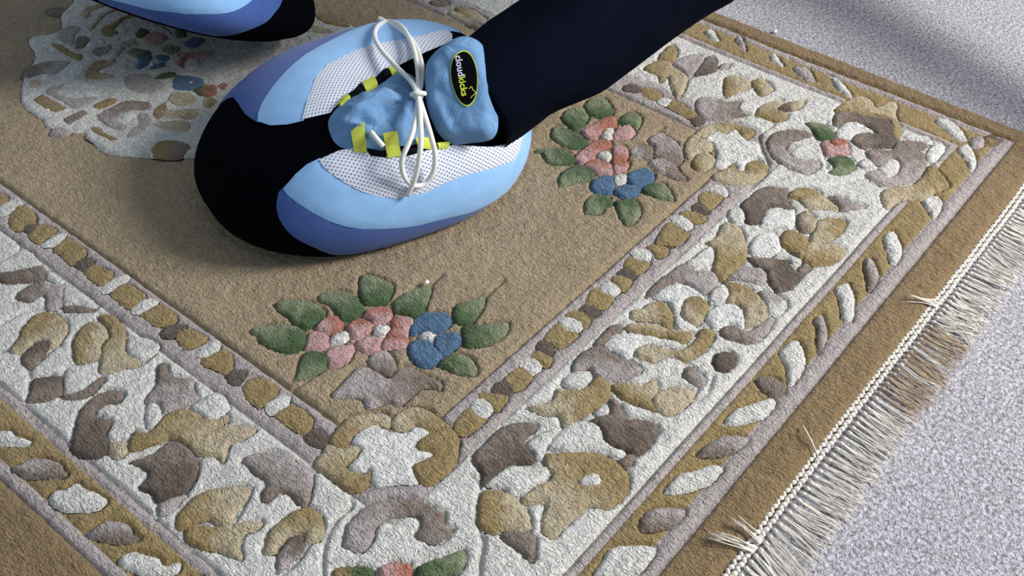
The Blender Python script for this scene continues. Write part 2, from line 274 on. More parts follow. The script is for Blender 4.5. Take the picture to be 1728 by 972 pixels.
scroll BB 0,0 9768,5101 9953,5219 10184,5250 10187,5116 10201,4971 10049,4896 9907,4979 9720,4993
scroll BO -65,76 9707,4966 9907,4979 9981,4892 9929,4747 9784,4714 9611,4755 9594,4856
scroll OB -86,-51 9650,4631 9876,4566 9986,4558 9924,4429 9976,4368 10124,4437 10243,4359 10235,4226 10096,4147 9888,4153 9688,4271 9588,4428 9572,4564
groove -- 0,0 11031,4565 10735,4605 10573,4493 10352,4292 10232,4188 10007,4132 9726,4149
scroll LT 65,-76 10866,5623 11001,5607 11061,5442 11099,5305 11238,5189 11031,5106 11016,4941 10843,5053 10584,5266 10660,5493
scroll OB 87,49 11077,4870 11360,4906 11588,4781 11480,4721 11350,4687 11349,4552 11185,4518 11082,4594 11072,4741
scroll DB 65,-76 11366,4715 11529,4709 11660,4627 11764,4529 11583,4508 11402,4581
scroll OB 65,-76 11182,5395 11536,5610 11689,5580 11744,5367 11600,5243 11415,5314 11254,5359
scroll OB 65,-76 11711,5308 11888,5249 11833,5117 11739,4984 11499,5025 11563,5141
scroll OO 0,0 11408,6592 11598,6631 11816,6644 11747,6511 11574,6399 11401,6393 11375,6527
scroll OB 65,-76 11056,6592 11288,6577 11422,6472 11332,6220 11276,6036 11048,5911 10743,5837 10895,6040 11102,6239 10910,6217 11021,6333 11021,6482
scroll LL 0,0 11397,6348 11674,6334 11822,6214 11777,6059 11480,5998 11233,5988 11292,6067 11360,6238
scroll DT 85,53 11348,5977 11576,6038 11888,6085 11872,5949 11672,5825 11517,5855
bud LL 0,0 11723,5815 11885,5831 11915,5744 11742,5743
stripe_block OO 0,0 10618,6315 10701,6266 10674,6060 10537,6030 10512,6200
stripe_block DD 0,0 10485,6519 10595,6511 10633,6346 10533,6319 10431,6438
stripe_block CC 0,0 10497,5983 10619,5982 10635,5869 10500,5842
stripe_block OO 0,0 10500,5842 10658,5843 10593,5458 10460,5434 10477,5685
stripe_block DD 0,0 10449,5446 10568,5442 10548,5331 10380,5304
border_leaf CC 0,0 12423,6483 12543,6427 12342,6194 12318,6331
border_leaf CC 0,0 12509,5468 12539,5381 12358,5178 12353,5338
border_leaf LL 0,0 12531,6029 12642,6009 12354,5754 12433,5927
border_leaf LL 0,0 12418,5061 12508,4872 12294,4658 12245,4798
border_leaf CC 0,0 12555,4562 12504,4372 12261,4087 12289,4295
leaf SG -80,-60 9387,6732 9583,6775 9752,6669 9641,6481 9468,6415 9278,6419 9316,6593
leaf SG -81,-59 9823,6678 10036,6708 10102,6585 10007,6370 9862,6267 9705,6361 9677,6528
leaf GS 65,-76 9816,6141 10066,6142 10080,5967 9843,5845 9823,5912 9772,6059
leaf SG 65,-76 9078,6652 9206,6677 9258,6529 9254,6360 9172,6155 9010,6177 8947,6251 8938,6429 8973,6559
leaf SG 65,-76 8609,6563 8736,6498 8873,6338 8871,6173 8806,6044 8690,6057 8566,6183 8556,6337 8619,6427
leaf GS -99,-11 8311,5947 8422,6012 8607,6034 8742,5976 8762,5813 8719,5703 8555,5699 8423,5796 8257,5875
leaf GS -65,76 8119,5415 8245,5490 8414,5480 8474,5333 8415,5215 8297,5243 8160,5220 8052,5347
leaf SG 82,57 8464,5232 8554,5164 8624,5044 8524,4902 8309,4827 8193,4892 8327,5097
leaf GS 65,-76 8832,5103 9012,5084 9104,4977 9018,4808 8914,4704 8854,4811 8815,4933
flower CC 0,0 9386,6119 9549,6145 9637,6086 9470,5977 9389,6030
^petal PR 65,-76 9321,6368 9533,6339 9749,6310 9847,6194 9682,6077 9583,6149 9358,6109 9260,6180
^petal PP 0,0 9544,6020 9704,6052 9825,5954 9745,5828 9581,5804 9496,5905 9470,5977
flower CC 0,0 9027,5908 9145,5914 9186,5804 9082,5720 9014,5760
^petal RP -65,76 8827,6100 9085,6131 9281,6113 9398,5976 9297,5883 9156,5922 8995,5904 8773,5920 8763,6012
^petal PR -82,-58 9307,5871 9414,5787 9412,5706 9234,5582 9085,5595 9023,5668 9196,5792
^petal PR 81,59 8773,5920 8973,5889 8992,5744 9001,5652 8853,5547 8750,5667 8762,5813
^petal RP -82,-58 9011,5640 9106,5610 9196,5546 9061,5461 8905,5525 8916,5592
flower CC 0,0 8795,5496 8925,5462 8929,5378 8809,5323 8717,5392
^petal UU 0,0 8494,5616 8657,5658 8780,5592 8821,5505 8707,5404 8565,5341 8474,5409 8434,5533
^petal UU 0,0 8966,5414 9133,5376 9226,5248 9165,5140 9002,5096 8817,5159 8819,5273
^petal UU 0,0 8615,5358 8768,5333 8838,5211 8848,5123 8675,5098 8564,5190 8565,5303
calyx TL -65,76 9378,5662 9552,5626 9603,5483 9511,5382 9369,5383 9309,5536
calyx TL 83,55 9708,5613 9945,5594 9937,5431 9895,5267 9720,5096 9553,5045 9470,5143 9496,5275 9478,5379 9647,5473
calyx LT 65,-76 9303,5338 9508,5303 9546,5136 9443,4974 9352,4803 9270,4899 9253,5076
groove -- 0,0 10084,5607 9754,5645
groove -- 0,0 8630,6580 8831,6408
scroll BO 58,82 6903,13493 7157,13541 7422,13408 7523,13234 7342,13328 7093,13387 6868,13254
scroll OB -65,76 6873,13137 7110,13254 7358,13194 7516,13069 7313,13132 7080,13119 6791,12959 6678,12982
scroll OO 0,0 6839,12904 7054,12928 7319,12956 7487,12817 7576,12602 7421,12669 7276,12837 6982,12738 6965,12595 6760,12672
scroll LL 0,0 6313,13191 6514,13334 6663,13271 6693,13127 6501,12973 6337,12796 6299,12892 6285,13118
scroll TT 0,0 6501,12973 6616,12893 6569,12735 6410,12659 6298,12738
leaf TT 0,0 6663,13941 6792,13906 6868,13761 6757,13662 6660,13774
bud WW 0,0 6462,12703 6602,12751 6707,12628 6657,12528 6480,12578
scroll OO 0,0 6167,13097 6272,12975 6258,12681 6292,12488 6168,12430 6134,12620 6127,12884
scroll TL 65,-76 6428,12534 6570,12525 6707,12418 6550,12290 6387,12327
leaf GG 0,0 7063,12428 7207,12503 7280,12392 7183,12235 7070,12260 7022,12315
flower PP 0,0 7021,12211 7181,12291 7309,12223 7327,12014 7172,11930 7025,11997
leaf SG 65,-76 6695,12122 6829,12172 6913,12023 6932,11846 6836,11805 6703,11858 6686,11979
leaf SS 0,0 7064,11847 7197,11875 7270,11712 7229,11603 7096,11604 7025,11738
flower CC 0,0 6734,11671 6821,11671 6803,11591 6717,11592
^petal UU 0,0 6580,11751 6735,11872 6891,11792 6777,11671 6652,11618 6533,11658
^petal UU 0,0 6902,11778 7029,11631 6947,11524 6835,11604
^petal UU 0,0 6623,11552 6791,11605 6915,11511 6799,11446 6701,11486
flower UU 0,0 7348,11725 7552,11753 7614,11575 7412,11495 7308,11590
leaf GG 0,0 7519,12115 7613,12060 7527,11836 7424,11849 7386,11946
flower CC 0,0 7055,11299 7173,11336 7232,11243 7171,11113 7020,11090 6984,11182
^petal RP 65,-76 7016,11444 7210,11523 7348,11414 7474,11319 7423,11174 7243,11230 7184,11350 7022,11286 6963,11156 6936,11287
leaf GG 0,0 6531,11319 6697,11369 6841,11250 6792,11160 6610,11228
flower CC 0,0 6758,10911 6856,10940 6850,10851 6756,10842
^petal UU 0,0 6574,10936 6699,11123 6824,11172 6916,11015 6989,10834 6858,10699 6710,10730
leaf GR 65,-76 6710,10730 6920,10722 6989,10594 6892,10424 6737,10419 6676,10582
scroll TL 65,-76 5479,12690 5620,12819 5807,12800 5982,12697 6100,12510 6031,12439 5818,12393 5725,12403 5676,12509 5499,12570
scroll WW 0,0 5664,12282 5788,12378 6031,12439 6261,12296 6092,12171 5923,12075 5699,12098 5632,12176
scroll OB 65,-76 5975,12063 6141,12213 6305,12270 6417,12191 6520,12071 6376,11989 6197,12000 6263,11776 6184,11723 5998,11892
scroll CC 0,0 6178,11973 6418,11989 6600,11978 6632,11791 6541,11698 6308,11724
bud WW 0,0 5615,12507 5707,12497 5763,12431 5666,12375
bud BB 0,0 5406,12487 5503,12517 5575,12386 5447,12250 5359,12353
bud WW 0,0 5724,11787 5866,11761 5911,11569 5824,11531 5703,11671
scroll WW 0,0 5616,12005 5772,12060 5946,12049 5961,11840 5987,11762 5870,11710 5777,11864 5729,11968
scroll LL 0,0 5438,12120 5541,12187 5739,12099 5559,11979 5609,11735 5758,11608 5828,11480 5652,11456 5453,11508 5453,11735 5430,11990
scroll OO 0,0 5254,12103 5410,12106 5422,11862 5444,11608 5350,11584 5248,11659 5224,11911
scroll TT 0,0 5250,11435 5402,11434 5539,11408 5531,11284 5361,11262 5210,11264
scroll OO 0,0 5656,11406 5853,11404 5970,11314 5887,11228 5669,11257
scroll TL -59,-81 5578,11184 5908,11202 6041,11162 6199,10909 6068,10790 5910,10930 5753,10935 5680,10889 5679,10672 5544,10701 5501,10967
bud WW 0,0 5736,10911 5851,10932 5906,10845 5787,10764 5714,10827
scroll LL 0,0 5899,10808 6021,10755 5957,10565 5810,10476 5613,10450 5513,10526 5683,10624 5805,10655
scroll OO 0,0 5329,10996 5442,10992 5433,10789 5454,10552 5359,10580 5331,10781
scroll CC 0,0 5216,10915 5307,10936 5335,10733 5369,10567 5463,10458 5365,10324 5215,10459 5217,10621
scroll BB 0,0 5922,10518 6107,10390 6238,10192 6095,10013 5948,10186 5891,10425
scroll OT 65,-76 5528,10051 5723,10153 5855,10041 5938,9817 5891,9707 5697,9689 5546,9846
scroll OO 0,0 6100,10752 6337,10793 6211,10578 6078,10511 5986,10575
scroll OB 65,-76 6204,10541 6378,10473 6489,10298 6317,10188 6189,10338
scroll LL 0,0 4971,11329 5083,11413 5222,11337 5182,11168 5091,11146
scroll OO 0,0 9079,10974 9191,10901 9217,10365 9118,10343 8987,10687
scroll BB 0,0 8768,10831 8926,10703 8959,10391 8861,10395 8670,10671
scroll OB 65,-76 10569,9594 10710,9489 10669,9076 10563,9085 10499,9330
scroll TT 0,0 10472,9999 10644,9920 10604,9729 10450,9848
scroll BT 65,-76 10394,9566 10521,9476 10480,9014 10348,8999
scroll BB 0,0 6453,10889 6602,10809 6674,10632 6581,10463 6415,10520 6333,10707
scroll LL 0,0 6293,11645 6506,11566 6593,11344 6557,11050 6310,11056 6182,11299
scroll CC 0,0 7041,10871 7203,10853 7178,10662 7029,10642
scroll PR 65,-76 6969,10570 7117,10588 7101,10464 6976,10420
scroll TL 65,-76 7108,11590 7276,11549 7210,11523 7057,11497
scroll CC 0,0 6982,12738 7164,12745 7352,12637 7452,12411 7440,12044 7329,11959 7318,12294 7149,12544 6977,12581
scroll LB 65,-76 6565,12222 6818,12393 6954,12341 6961,12175 6762,12198 6551,12085
scroll BB 0,0 6104,10704 6248,10625 6363,10401 6282,10273 6124,10413 6043,10597
scroll WW 0,0 5384,12512 5526,12491 5566,12372 5447,12250 5341,12326
scroll BO 65,-76 6663,10459 6789,10404 6756,10259 6595,10220 6549,10319
scroll OB -100,1 2483,4003 2404,3819 2325,3636 2307,3481 2539,3354 2628,3241 2371,3289 2114,3480 1877,3572 1899,3691 2142,3743 2035,3850 2012,4012 2120,4091 2351,4126 2556,4134
scroll TD -65,-76 2866,3956 2699,3894 2615,3752 2623,3584 2686,3482 2735,3584 2849,3673 3021,3659 3088,3483 2956,3370 2827,3219 2680,3217 2522,3291 2324,3455 2330,3597 2409,3780 2438,3951 2550,4081 2729,4064
scroll WW 0,0 2996,3672 2827,3647 2696,3494 2650,3571 2615,3752 2688,3881 2860,3904 3074,3850
scroll TL 91,-42 3239,3286 3240,3163 3035,3087 3082,2979 3241,2922 3397,2986 3359,3141 3501,3228 3590,3133 3574,2919 3393,2784 3193,2707 2897,2721 2678,2834 2716,2921 2500,2878 2464,2964 2579,3140 2680,3217 2879,3195 2981,3357 3107,3420
bud CC 0,0 3411,3082 3397,2986 3251,2935 3082,2979 3022,3093 3148,3138 3335,3153
bud WW 0,0 2755,2800 2779,2705 2639,2663 2413,2692 2329,2763 2431,2840 2642,2833
scroll CC 0,0 2531,3127 2491,2952 2405,2851 2330,2936 2370,3112 2494,3214
bud CC 0,0 3453,3251 3380,3166 3296,3189 3232,3359 3418,3373
scroll BO -91,41 3884,2823 3967,2734 3839,2695 3676,2655 3595,2559 3517,2430 3359,2434 3161,2355 3043,2373 2878,2577 2876,2696 3127,2669 3355,2701 3567,2872 3733,2912
border_leaf CC 0,0 3679,2359 3789,2230 3579,2241 3406,2299 3383,2424 3581,2467
border_leaf CC 0,0 2042,2816 2118,2645 2042,2556 1877,2711 1780,2910 1892,3040
border_leaf CC 0,0 2478,2393 2631,2247 2471,2262 2273,2359 2140,2498 2306,2566
border_leaf LL 0,0 2150,2426 2048,2348 1890,2378 1884,2500 2048,2519
border_leaf DO 93,-37 1972,2345 1935,2258 1771,2237 1714,2345 1818,2423
border_leaf LL 0,0 2135,4798 2086,4658 1872,4872 1962,5061
border_leaf CC 0,0 2091,4295 2119,4087 1876,4372 1825,4562
"""
SLIP = [0.3792, 0.3081, -0.085, 0.0741, 0.1369, 0.1481]
SLIP_POS = [0.6912, 0.779, 2.8242]
PANELS = {"near_navy":[[0.356,0.259],[0.315,0.246],[0.304,0.375],[0.268,0.55],[0.195,0.681],[0.055,0.785],[-0.028,0.816],[-0.209,0.836],[-0.388,0.795],[-0.585,0.749],[-0.616,0.788],[-0.469,0.883],[-0.259,0.966],[-0.035,0.999],[0.174,0.985],[0.375,0.927],[0.446,0.839],[0.452,0.67],[0.457,0.525],[0.424,0.382],[0.388,0.303]],"near_blue":[[0.335,0.262],[0.281,0.236],[0.203,0.234],[0.176,0.36],[0.132,0.493],[0.062,0.59],[0.0,0.614],[-0.042,0.594],[-0.103,0.586],[-0.214,0.588],[-0.366,0.564],[-0.4,0.476],[-0.432,0.417],[-0.554,0.32],[-0.647,0.173],[-0.7,0.0],[-0.85,0.0],[-1.0,0.0],[-0.966,0.259],[-0.866,0.5],[-0.743,0.669],[-0.585,0.749],[-0.401,0.822],[-0.216,0.866],[-0.03,0.845],[0.057,0.815],[0.203,0.709],[0.281,0.577],[0.323,0.399]],"near_mesh":[[0.204,0.243],[0.185,0.378],[0.137,0.512],[0.064,0.61],[0.0,0.634],[-0.043,0.614],[-0.107,0.606],[-0.221,0.607],[-0.377,0.58],[-0.413,0.492],[-0.442,0.427],[-0.277,0.499],[-0.167,0.485],[-0.078,0.443],[-0.045,0.432],[0.0,0.425],[0.029,0.416],[0.071,0.364],[0.113,0.279],[0.148,0.255]],"far_navy":[[0.284,-0.238],[0.293,-0.143],[0.286,-0.071],[0.27,-0.052],[0.212,-0.132],[0.142,-0.195],[0.07,-0.244],[-0.0,-0.287],[-0.057,-0.325],[-0.225,-0.39],[-0.431,-0.431],[-0.71,-0.41],[-0.906,-0.423],[-0.766,-0.643],[-0.5,-0.866],[-0.174,-0.985],[0.174,-0.985],[0.469,-0.883],[0.447,-0.663],[0.357,-0.457],[0.281,-0.312]],"far_blue":[[0.266,-0.023],[0.234,0.0],[0.2,0.01],[0.146,-0.042],[0.083,-0.132],[0.025,-0.178],[-0.027,-0.193],[-0.087,-0.186],[-0.152,-0.152],[-0.237,-0.116],[-0.342,-0.111],[-0.489,-0.104],[-0.617,-0.065],[-0.7,-0.012],[-0.85,-0.015],[-1.0,-0.017],[-0.978,-0.208],[-0.906,-0.423],[-0.736,-0.425],[-0.453,-0.453],[-0.24,-0.416],[-0.063,-0.355],[-0.0,-0.317],[0.078,-0.273],[0.159,-0.219],[0.237,-0.148],[0.283,-0.071]],"far_mesh":[[0.201,0.007],[0.165,-0.047],[0.093,-0.149],[0.028,-0.198],[-0.03,-0.213],[-0.095,-0.204],[-0.166,-0.166],[-0.255,-0.124],[-0.361,-0.117],[-0.323,-0.045],[-0.208,-0.048],[-0.109,-0.063],[-0.057,-0.067],[0.028,-0.057],[0.091,-0.013],[0.139,0.027]]}
TONGUE = [[0.152,0.06],[0.109,0.001],[0.046,-0.03],[-0.024,-0.049],[-0.101,-0.04],[-0.13,-0.003],[-0.115,0.069],[-0.054,0.223],[-0.032,0.362],[0.0,0.38],[0.019,0.363],[0.062,0.353],[0.098,0.31],[0.14,0.242],[0.157,0.157]]
EYELETS = [["y",[[0.109,0.0],[0.072,-0.034],[0.076,-0.001],[0.109,0.031]]],["y",[[0.004,-0.076],[-0.023,-0.077],[-0.021,-0.046],[0.022,-0.036]]],["y",[[-0.083,-0.077],[-0.114,-0.07],[-0.105,-0.042],[-0.076,-0.036]]],["k",[[0.072,-0.034],[0.006,-0.08],[0.021,-0.037],[0.076,0.0]]],["k",[[-0.024,-0.072],[-0.081,-0.091],[-0.077,-0.043],[-0.023,-0.045]]],["y",[[0.104,0.223],[0.069,0.219],[0.087,0.335],[0.114,0.305]]],["y",[[0.042,0.298],[0.016,0.308],[0.022,0.417],[0.049,0.402]]],["y",[[-0.003,0.355],[-0.029,0.37],[-0.022,0.429],[-0.004,0.409]]],["y",[[-0.039,0.407],[-0.07,0.42],[-0.059,0.451],[-0.039,0.44]]],["k",[[0.084,0.314],[0.048,0.368],[0.052,0.397],[0.083,0.358]]],["k",[[0.02,0.387],[-0.003,0.396],[-0.004,0.43],[0.019,0.425]]]]
LACES = [[[-0.023,0.105,0.1568],[-0.03,0.0796,0.1569],[-0.0333,0.0335,0.1525],[-0.039,-0.0101,0.1474],[-0.0517,-0.0501,0.1404],[-0.0721,-0.0811,0.1314],[-0.0917,-0.0948,0.124],[-0.0894,-0.0595,0.137],[-0.0798,-0.0219,0.1461],[-0.0681,0.0138,0.1507],[-0.0503,0.0554,0.1564],[-0.0362,0.083,0.1567],[-0.023,0.105,0.1568]],[[-0.0215,0.1099,0.1577],[-0.0008,0.1409,0.1546],[0.0135,0.1536,0.1437],[0.0259,0.1583,0.1272],[0.0247,0.1578,0.1066],[0.0145,0.1583,0.09],[0.0012,0.1591,0.0877],[-0.0079,0.1605,0.1002],[-0.0114,0.1597,0.1209],[-0.0108,0.154,0.1397],[-0.0124,0.1402,0.1548],[-0.0209,0.1129,0.1573]],[[-0.0192,0.1143,0.1611],[-0.0041,0.1452,0.156],[0.0055,0.1606,0.1354],[0.013,0.1611,0.104],[0.0212,0.1568,0.0789]],[[-0.0256,0.1022,0.1555],[-0.0427,0.0785,0.1545],[-0.0623,0.0418,0.1501],[-0.0793,-0.0052,0.1435],[-0.0863,-0.0491,0.1367],[-0.0903,-0.092,0.1244],[-0.0845,-0.106,0.1253]],[[0.0383,0.1169,0.1413],[0.0379,0.1279,0.1394],[0.0348,0.1361,0.1336]]]
KNOT = [-0.0225,0.1072,0.1588]
FLAP = {"K":[-0.027,0.0992,0.1533],"p":[-0.784,0.6114,0.1073],"q":[-0.3667,-0.5956,0.7146],"n":[0.5009,0.5209,0.6912],"outline":[[0.0049,0.0255],[0.0074,0.0376],[0.0198,0.0515],[0.0404,0.0631],[0.0569,0.0605],[0.0692,0.048],[0.0774,0.0234],[0.0804,-0.001],[0.0825,-0.0293],[0.0794,-0.0414],[0.0713,-0.0473],[0.0528,-0.0494],[0.0323,-0.051],[0.0178,-0.0422],[0.0105,-0.0237],[0.0057,-0.0011]],"oval":[[0.0483,0.0439],[0.0569,0.0392],[0.0627,0.0259],[0.0645,0.0096],[0.062,-0.0066],[0.0545,-0.0149],[0.0456,-0.0102],[0.0384,0.0042],[0.0353,0.0226],[0.0384,0.0367]],"text":[[0.0439,0.0402],[0.0528,-0.0112]],"icon":[[0.0553,0.0027],[0.0579,0.0053],[0.059,0.002],[0.0616,-0.0001],[0.061,-0.0029],[0.059,-0.0041],[0.0569,-0.0069]]}
LINT1 = [0.599, 0.5931]
LINT2 = [1.3237, 0.5776]

# ------------------------------------------------------------------ helpers
rng = np.random.default_rng(7)
random.seed(5)


def tag(o, label=None, cat=None, group=None, kind=None):
    if label: o['label'] = label
    if cat: o['category'] = cat
    if group: o['group'] = group
    if kind: o['kind'] = kind
    return o


def empty(name, loc=(0, 0, 0), rot=(0, 0, 0)):
    o = bpy.data.objects.new(name, None)
    o.empty_display_size = 0.05
    C.objects.link(o)
    o.location = loc
    o.rotation_euler = rot
    return o


def mesh_obj(name, verts, faces, mat, parent=None, smooth=True, col=None, uvs=None):
    me = bpy.data.meshes.new(name)
    verts = np.asarray(verts, np.float32)
    if isinstance(faces, np.ndarray):
        me.vertices.add(len(verts))
        me.vertices.foreach_set('co', verts.ravel())
        k = faces.shape[1]
        me.loops.add(faces.size)
        me.loops.foreach_set('vertex_index', faces.astype(np.int32).ravel())
        me.polygons.add(len(faces))
        me.polygons.foreach_set('loop_start', np.arange(0, faces.size, k, dtype=np.int32))
        me.update(calc_edges=True)
    else:
        me.from_pydata(verts.tolist(), [], [tuple(map(int, f)) for f in faces])
    if smooth:
        me.polygons.foreach_set('use_smooth', [True] * len(me.polygons))
    if col is not None:
        a = me.color_attributes.new('dye', 'FLOAT_COLOR', 'POINT')
        c = np.ones((len(verts), 4), np.float32)
        c[:, :3] = col
        a.data.foreach_set('color', c.ravel())
    if uvs is not None:
        ul = me.uv_layers.new(name='weave')
        idx = np.empty(len(me.loops), np.int32)
        me.loops.foreach_get('vertex_index', idx)
        ul.data.foreach_set('uv', np.asarray(uvs, np.float32)[idx].ravel())
    me.materials.append(mat)
    me.update()
    o = bpy.data.objects.new(name, me)
    C.objects.link(o)
    if parent: o.parent = parent
    return o


def smooth_poly(P, step, closed=True):
    """Catmull-Rom through the points, resampled about every `step`."""
    P = np.asarray(P, float)
    n = len(P)
    out = []
    for i in range(n if closed else n - 1):
        g = (lambda k: P[k % n]) if closed else (lambda k: P[min(max(k, 0), n - 1)])
        p0, p1, p2, p3 = g(i - 1), g(i), g(i + 1), g(i + 2)
        m = max(1, int(round(np.linalg.norm(p2 - p1) / step)))
        for k in range(m):
            u = k / m
            out.append(.5 * (2 * p1 + (p2 - p0) * u + (2 * p0 - 5 * p1 + 4 * p2 - p3) * u * u + (3 * p1 - p0 - 3 * p2 + p3) * u ** 3))
    if not closed: out.append(P[-1])
    return np.array(out)


def inside(pts, poly):
    x, y = pts[:, 0], pts[:, 1]
    r = np.zeros(len(pts), bool)
    a, b = poly, np.roll(poly, -1, 0)
    for (x1, y1), (x2, y2) in zip(a, b):
        c = (y1 > y) != (y2 > y)
        if c.any():
            r ^= c & (x < (x2 - x1) * (y - y1) / (y2 - y1 + 1e-15) + x1)
    return r


def edge_dist(pts, poly):
    a, b = poly, np.roll(poly, -1, 0)
    ab = b - a
    L = (ab ** 2).sum(1) + 1e-18
    t = np.clip(((pts[:, None] - a[None]) * ab[None]).sum(2) / L, 0, 1)
    q = a[None] + t[..., None] * ab[None]
    return np.sqrt(((pts[:, None] - q) ** 2).sum(2)).min(1)


def fill(poly, step):
    """Triangulate a closed outline with inner points: points, faces, distance to the outline."""
    lo, hi = poly.min(0), poly.max(0)
    xs = np.arange(lo[0], hi[0] + step, step)
    ys = np.arange(lo[1], hi[1] + step, step * .866)
    G = np.array([(x + (step / 2 if j % 2 else 0), y) for j, y in enumerate(ys) for x in xs])
    G = G + rng.uniform(-.12, .12, G.shape) * step
    G = G[inside(G, poly)]
    if len(G): G = G[edge_dist(G, poly) > step * .45]
    allp = np.vstack([poly, G]) if len(G) else poly
    n = len(poly)
    vo, eo, fo, *_ = geometry.delaunay_2d_cdt([Vector(p) for p in allp], [(i, (i + 1) % n) for i in range(n)], [list(range(n))], 1, 1e-7)
    V = np.array([(v.x, v.y) for v in vo])
    F = [tuple(f) for f in fo]
    F = [f if np.cross(V[f[1]] - V[f[0]], V[f[2]] - V[f[0]]) > 0 else f[::-1] for f in F]
    return V, F, edge_dist(V, poly)


class Noise2:
    def __init__(s, seed, n=256):
        s.g = np.random.default_rng(seed).uniform(-1, 1, (n, n)); s.n = n
    def __call__(s, x, y):
        i, j = np.floor(x).astype(int), np.floor(y).astype(int)
        u, v = x - i, y - j
        u, v = u * u * (3 - 2 * u), v * v * (3 - 2 * v)
        g, n = s.g, s.n
        return (g[i % n, j % n] * (1 - u) + g[(i + 1) % n, j % n] * u) * (1 - v) + (g[i % n, (j + 1) % n] * (1 - u) + g[(i + 1) % n, (j + 1) % n] * u) * v


N1, N2, N3 = Noise2(1), Noise2(2), Noise2(3)


def tube(path, rad, sides=8, cap=True):
    P = np.asarray(path, float)
    n = len(P)
    rad = np.broadcast_to(rad, (n,))
    T = np.gradient(P, axis=0)
    T /= np.linalg.norm(T, axis=1)[:, None] + 1e-12
    ref = np.array([0, 0, 1.0])
    V, F = [], []
    a = None
    for i in range(n):
        if a is None:
            a = np.cross(T[i], ref)
            if np.linalg.norm(a) < 1e-3: a = np.cross(T[i], [1, 0, 0])
        else:
            a = a - (a @ T[i]) * T[i]
        a = a / np.linalg.norm(a)
        b = np.cross(T[i], a)
        for k in range(sides):
            t = 2 * math.pi * k / sides
            V.append(P[i] + rad[i] * (math.cos(t) * a + math.sin(t) * b))
    for i in range(n - 1):
        for k in range(sides):
            k2 = (k + 1) % sides
            F.append((i * sides + k, i * sides + k2, (i + 1) * sides + k2, (i + 1) * sides + k))
    if cap:
        F.append(tuple(range(sides))[::-1])
        F.append(tuple((n - 1) * sides + k for k in range(sides)))
    return V, F


def join(parts):
    V, F = [], []
    for v, f in parts:
        b = len(V)
        V.extend(v)
        F.extend(tuple(i + b for i in g) for g in f)
    return V, F


def ball(c, r, nu=10, nv=6, axes=None):
    V, F = [], []
    r = np.broadcast_to(r, (3,))
    A = np.eye(3) if axes is None else np.asarray(axes)
    for j in range(nv + 1):
        p = math.pi * j / nv
        for i in range(nu):
            t = 2 * math.pi * i / nu
            q = np.array([math.sin(p) * math.cos(t), math.sin(p) * math.sin(t), math.cos(p)]) * r
            V.append(np.asarray(c) + q @ A)
    for j in range(nv):
        for i in range(nu):
            F.append((j * nu + i, (j + 1) * nu + i, (j + 1) * nu + (i + 1) % nu, j * nu + (i + 1) % nu))
    return V, F


# ------------------------------------------------------------------ materials
def srgb(r, g, b):
    f = lambda c: (c / 255 / 12.92) if c / 255 <= 0.04045 else ((c / 255 + 0.055) / 1.055) ** 2.4
    return np.array([f(r), f(g), f(b)])


def mat_base(name, rough=0.9, sheen=0.0):
    m = bpy.data.materials.new(name)
    m.use_nodes = True
    nt = m.node_tree
    b = nt.nodes['Principled BSDF']
    b.inputs['Roughness'].default_value = rough
    b.inputs['Specular IOR Level'].default_value = 0.15
    if sheen:
        b.inputs['Sheen Weight'].default_value = sheen
        b.inputs['Sheen Roughness'].default_value = 0.5
    return m, nt, b


def node(nt, typ, **kw):
    n = nt.nodes.new(typ)
    for k, v in kw.items():
        if k in n.inputs: n.inputs[k].default_value = v
        else: setattr(n, k, v)
    return n


def coords(nt, scale=(1, 1, 1), rot=(0, 0, 0)):
    tc = node(nt, 'ShaderNodeTexCoord')
    mp = node(nt, 'ShaderNodeMapping')
    mp.inputs['Scale'].default_value = scale
    mp.inputs['Rotation'].default_value = rot
    nt.links.new(tc.outputs['Object'], mp.inputs['Vector'])
    return mp.outputs['Vector']


def noise(nt, vec, scale, detail=2, rough=.5, dist=0):
    n = node(nt, 'ShaderNodeTexNoise')
    n.inputs['Scale'].default_value = scale
    n.inputs['Detail'].default_value = detail
    n.inputs['Roughness'].default_value = rough
    n.inputs['Distortion'].default_value = dist
    nt.links.new(vec, n.inputs['Vector'])
    return n.outputs['Fac']


def mathn(nt, op, a, b=None):
    n = node(nt, 'ShaderNodeMath', operation=op)
    for i, v in enumerate((a, b)):
        if v is None: continue
        if isinstance(v, (int, float)): n.inputs[i].default_value = v
        else: nt.links.new(v, n.inputs[i])
    return n.outputs[0]


def maprange(nt, v, a, b, c, d):
    n = node(nt, 'ShaderNodeMapRange')
    nt.links.new(v, n.inputs['Value'])
    for k, x in zip(('From Min', 'From Max', 'To Min', 'To Max'), (a, b, c, d)): n.inputs[k].default_value = x
    return n.outputs['Result']


def bump(nt, bsdf, h, strength=1.0, dist=0.001):
    n = node(nt, 'ShaderNodeBump')
    n.inputs['Strength'].default_value = strength
    n.inputs['Distance'].default_value = dist
    nt.links.new(h, n.inputs['Height'])
    nt.links.new(n.outputs['Normal'], bsdf.inputs['Normal'])


def mulcol(nt, col, fac):
    n = node(nt, 'ShaderNodeVectorMath', operation='SCALE')
    nt.links.new(col, n.inputs[0])
    nt.links.new(fac, n.inputs['Scale'])
    return n.outputs[0]


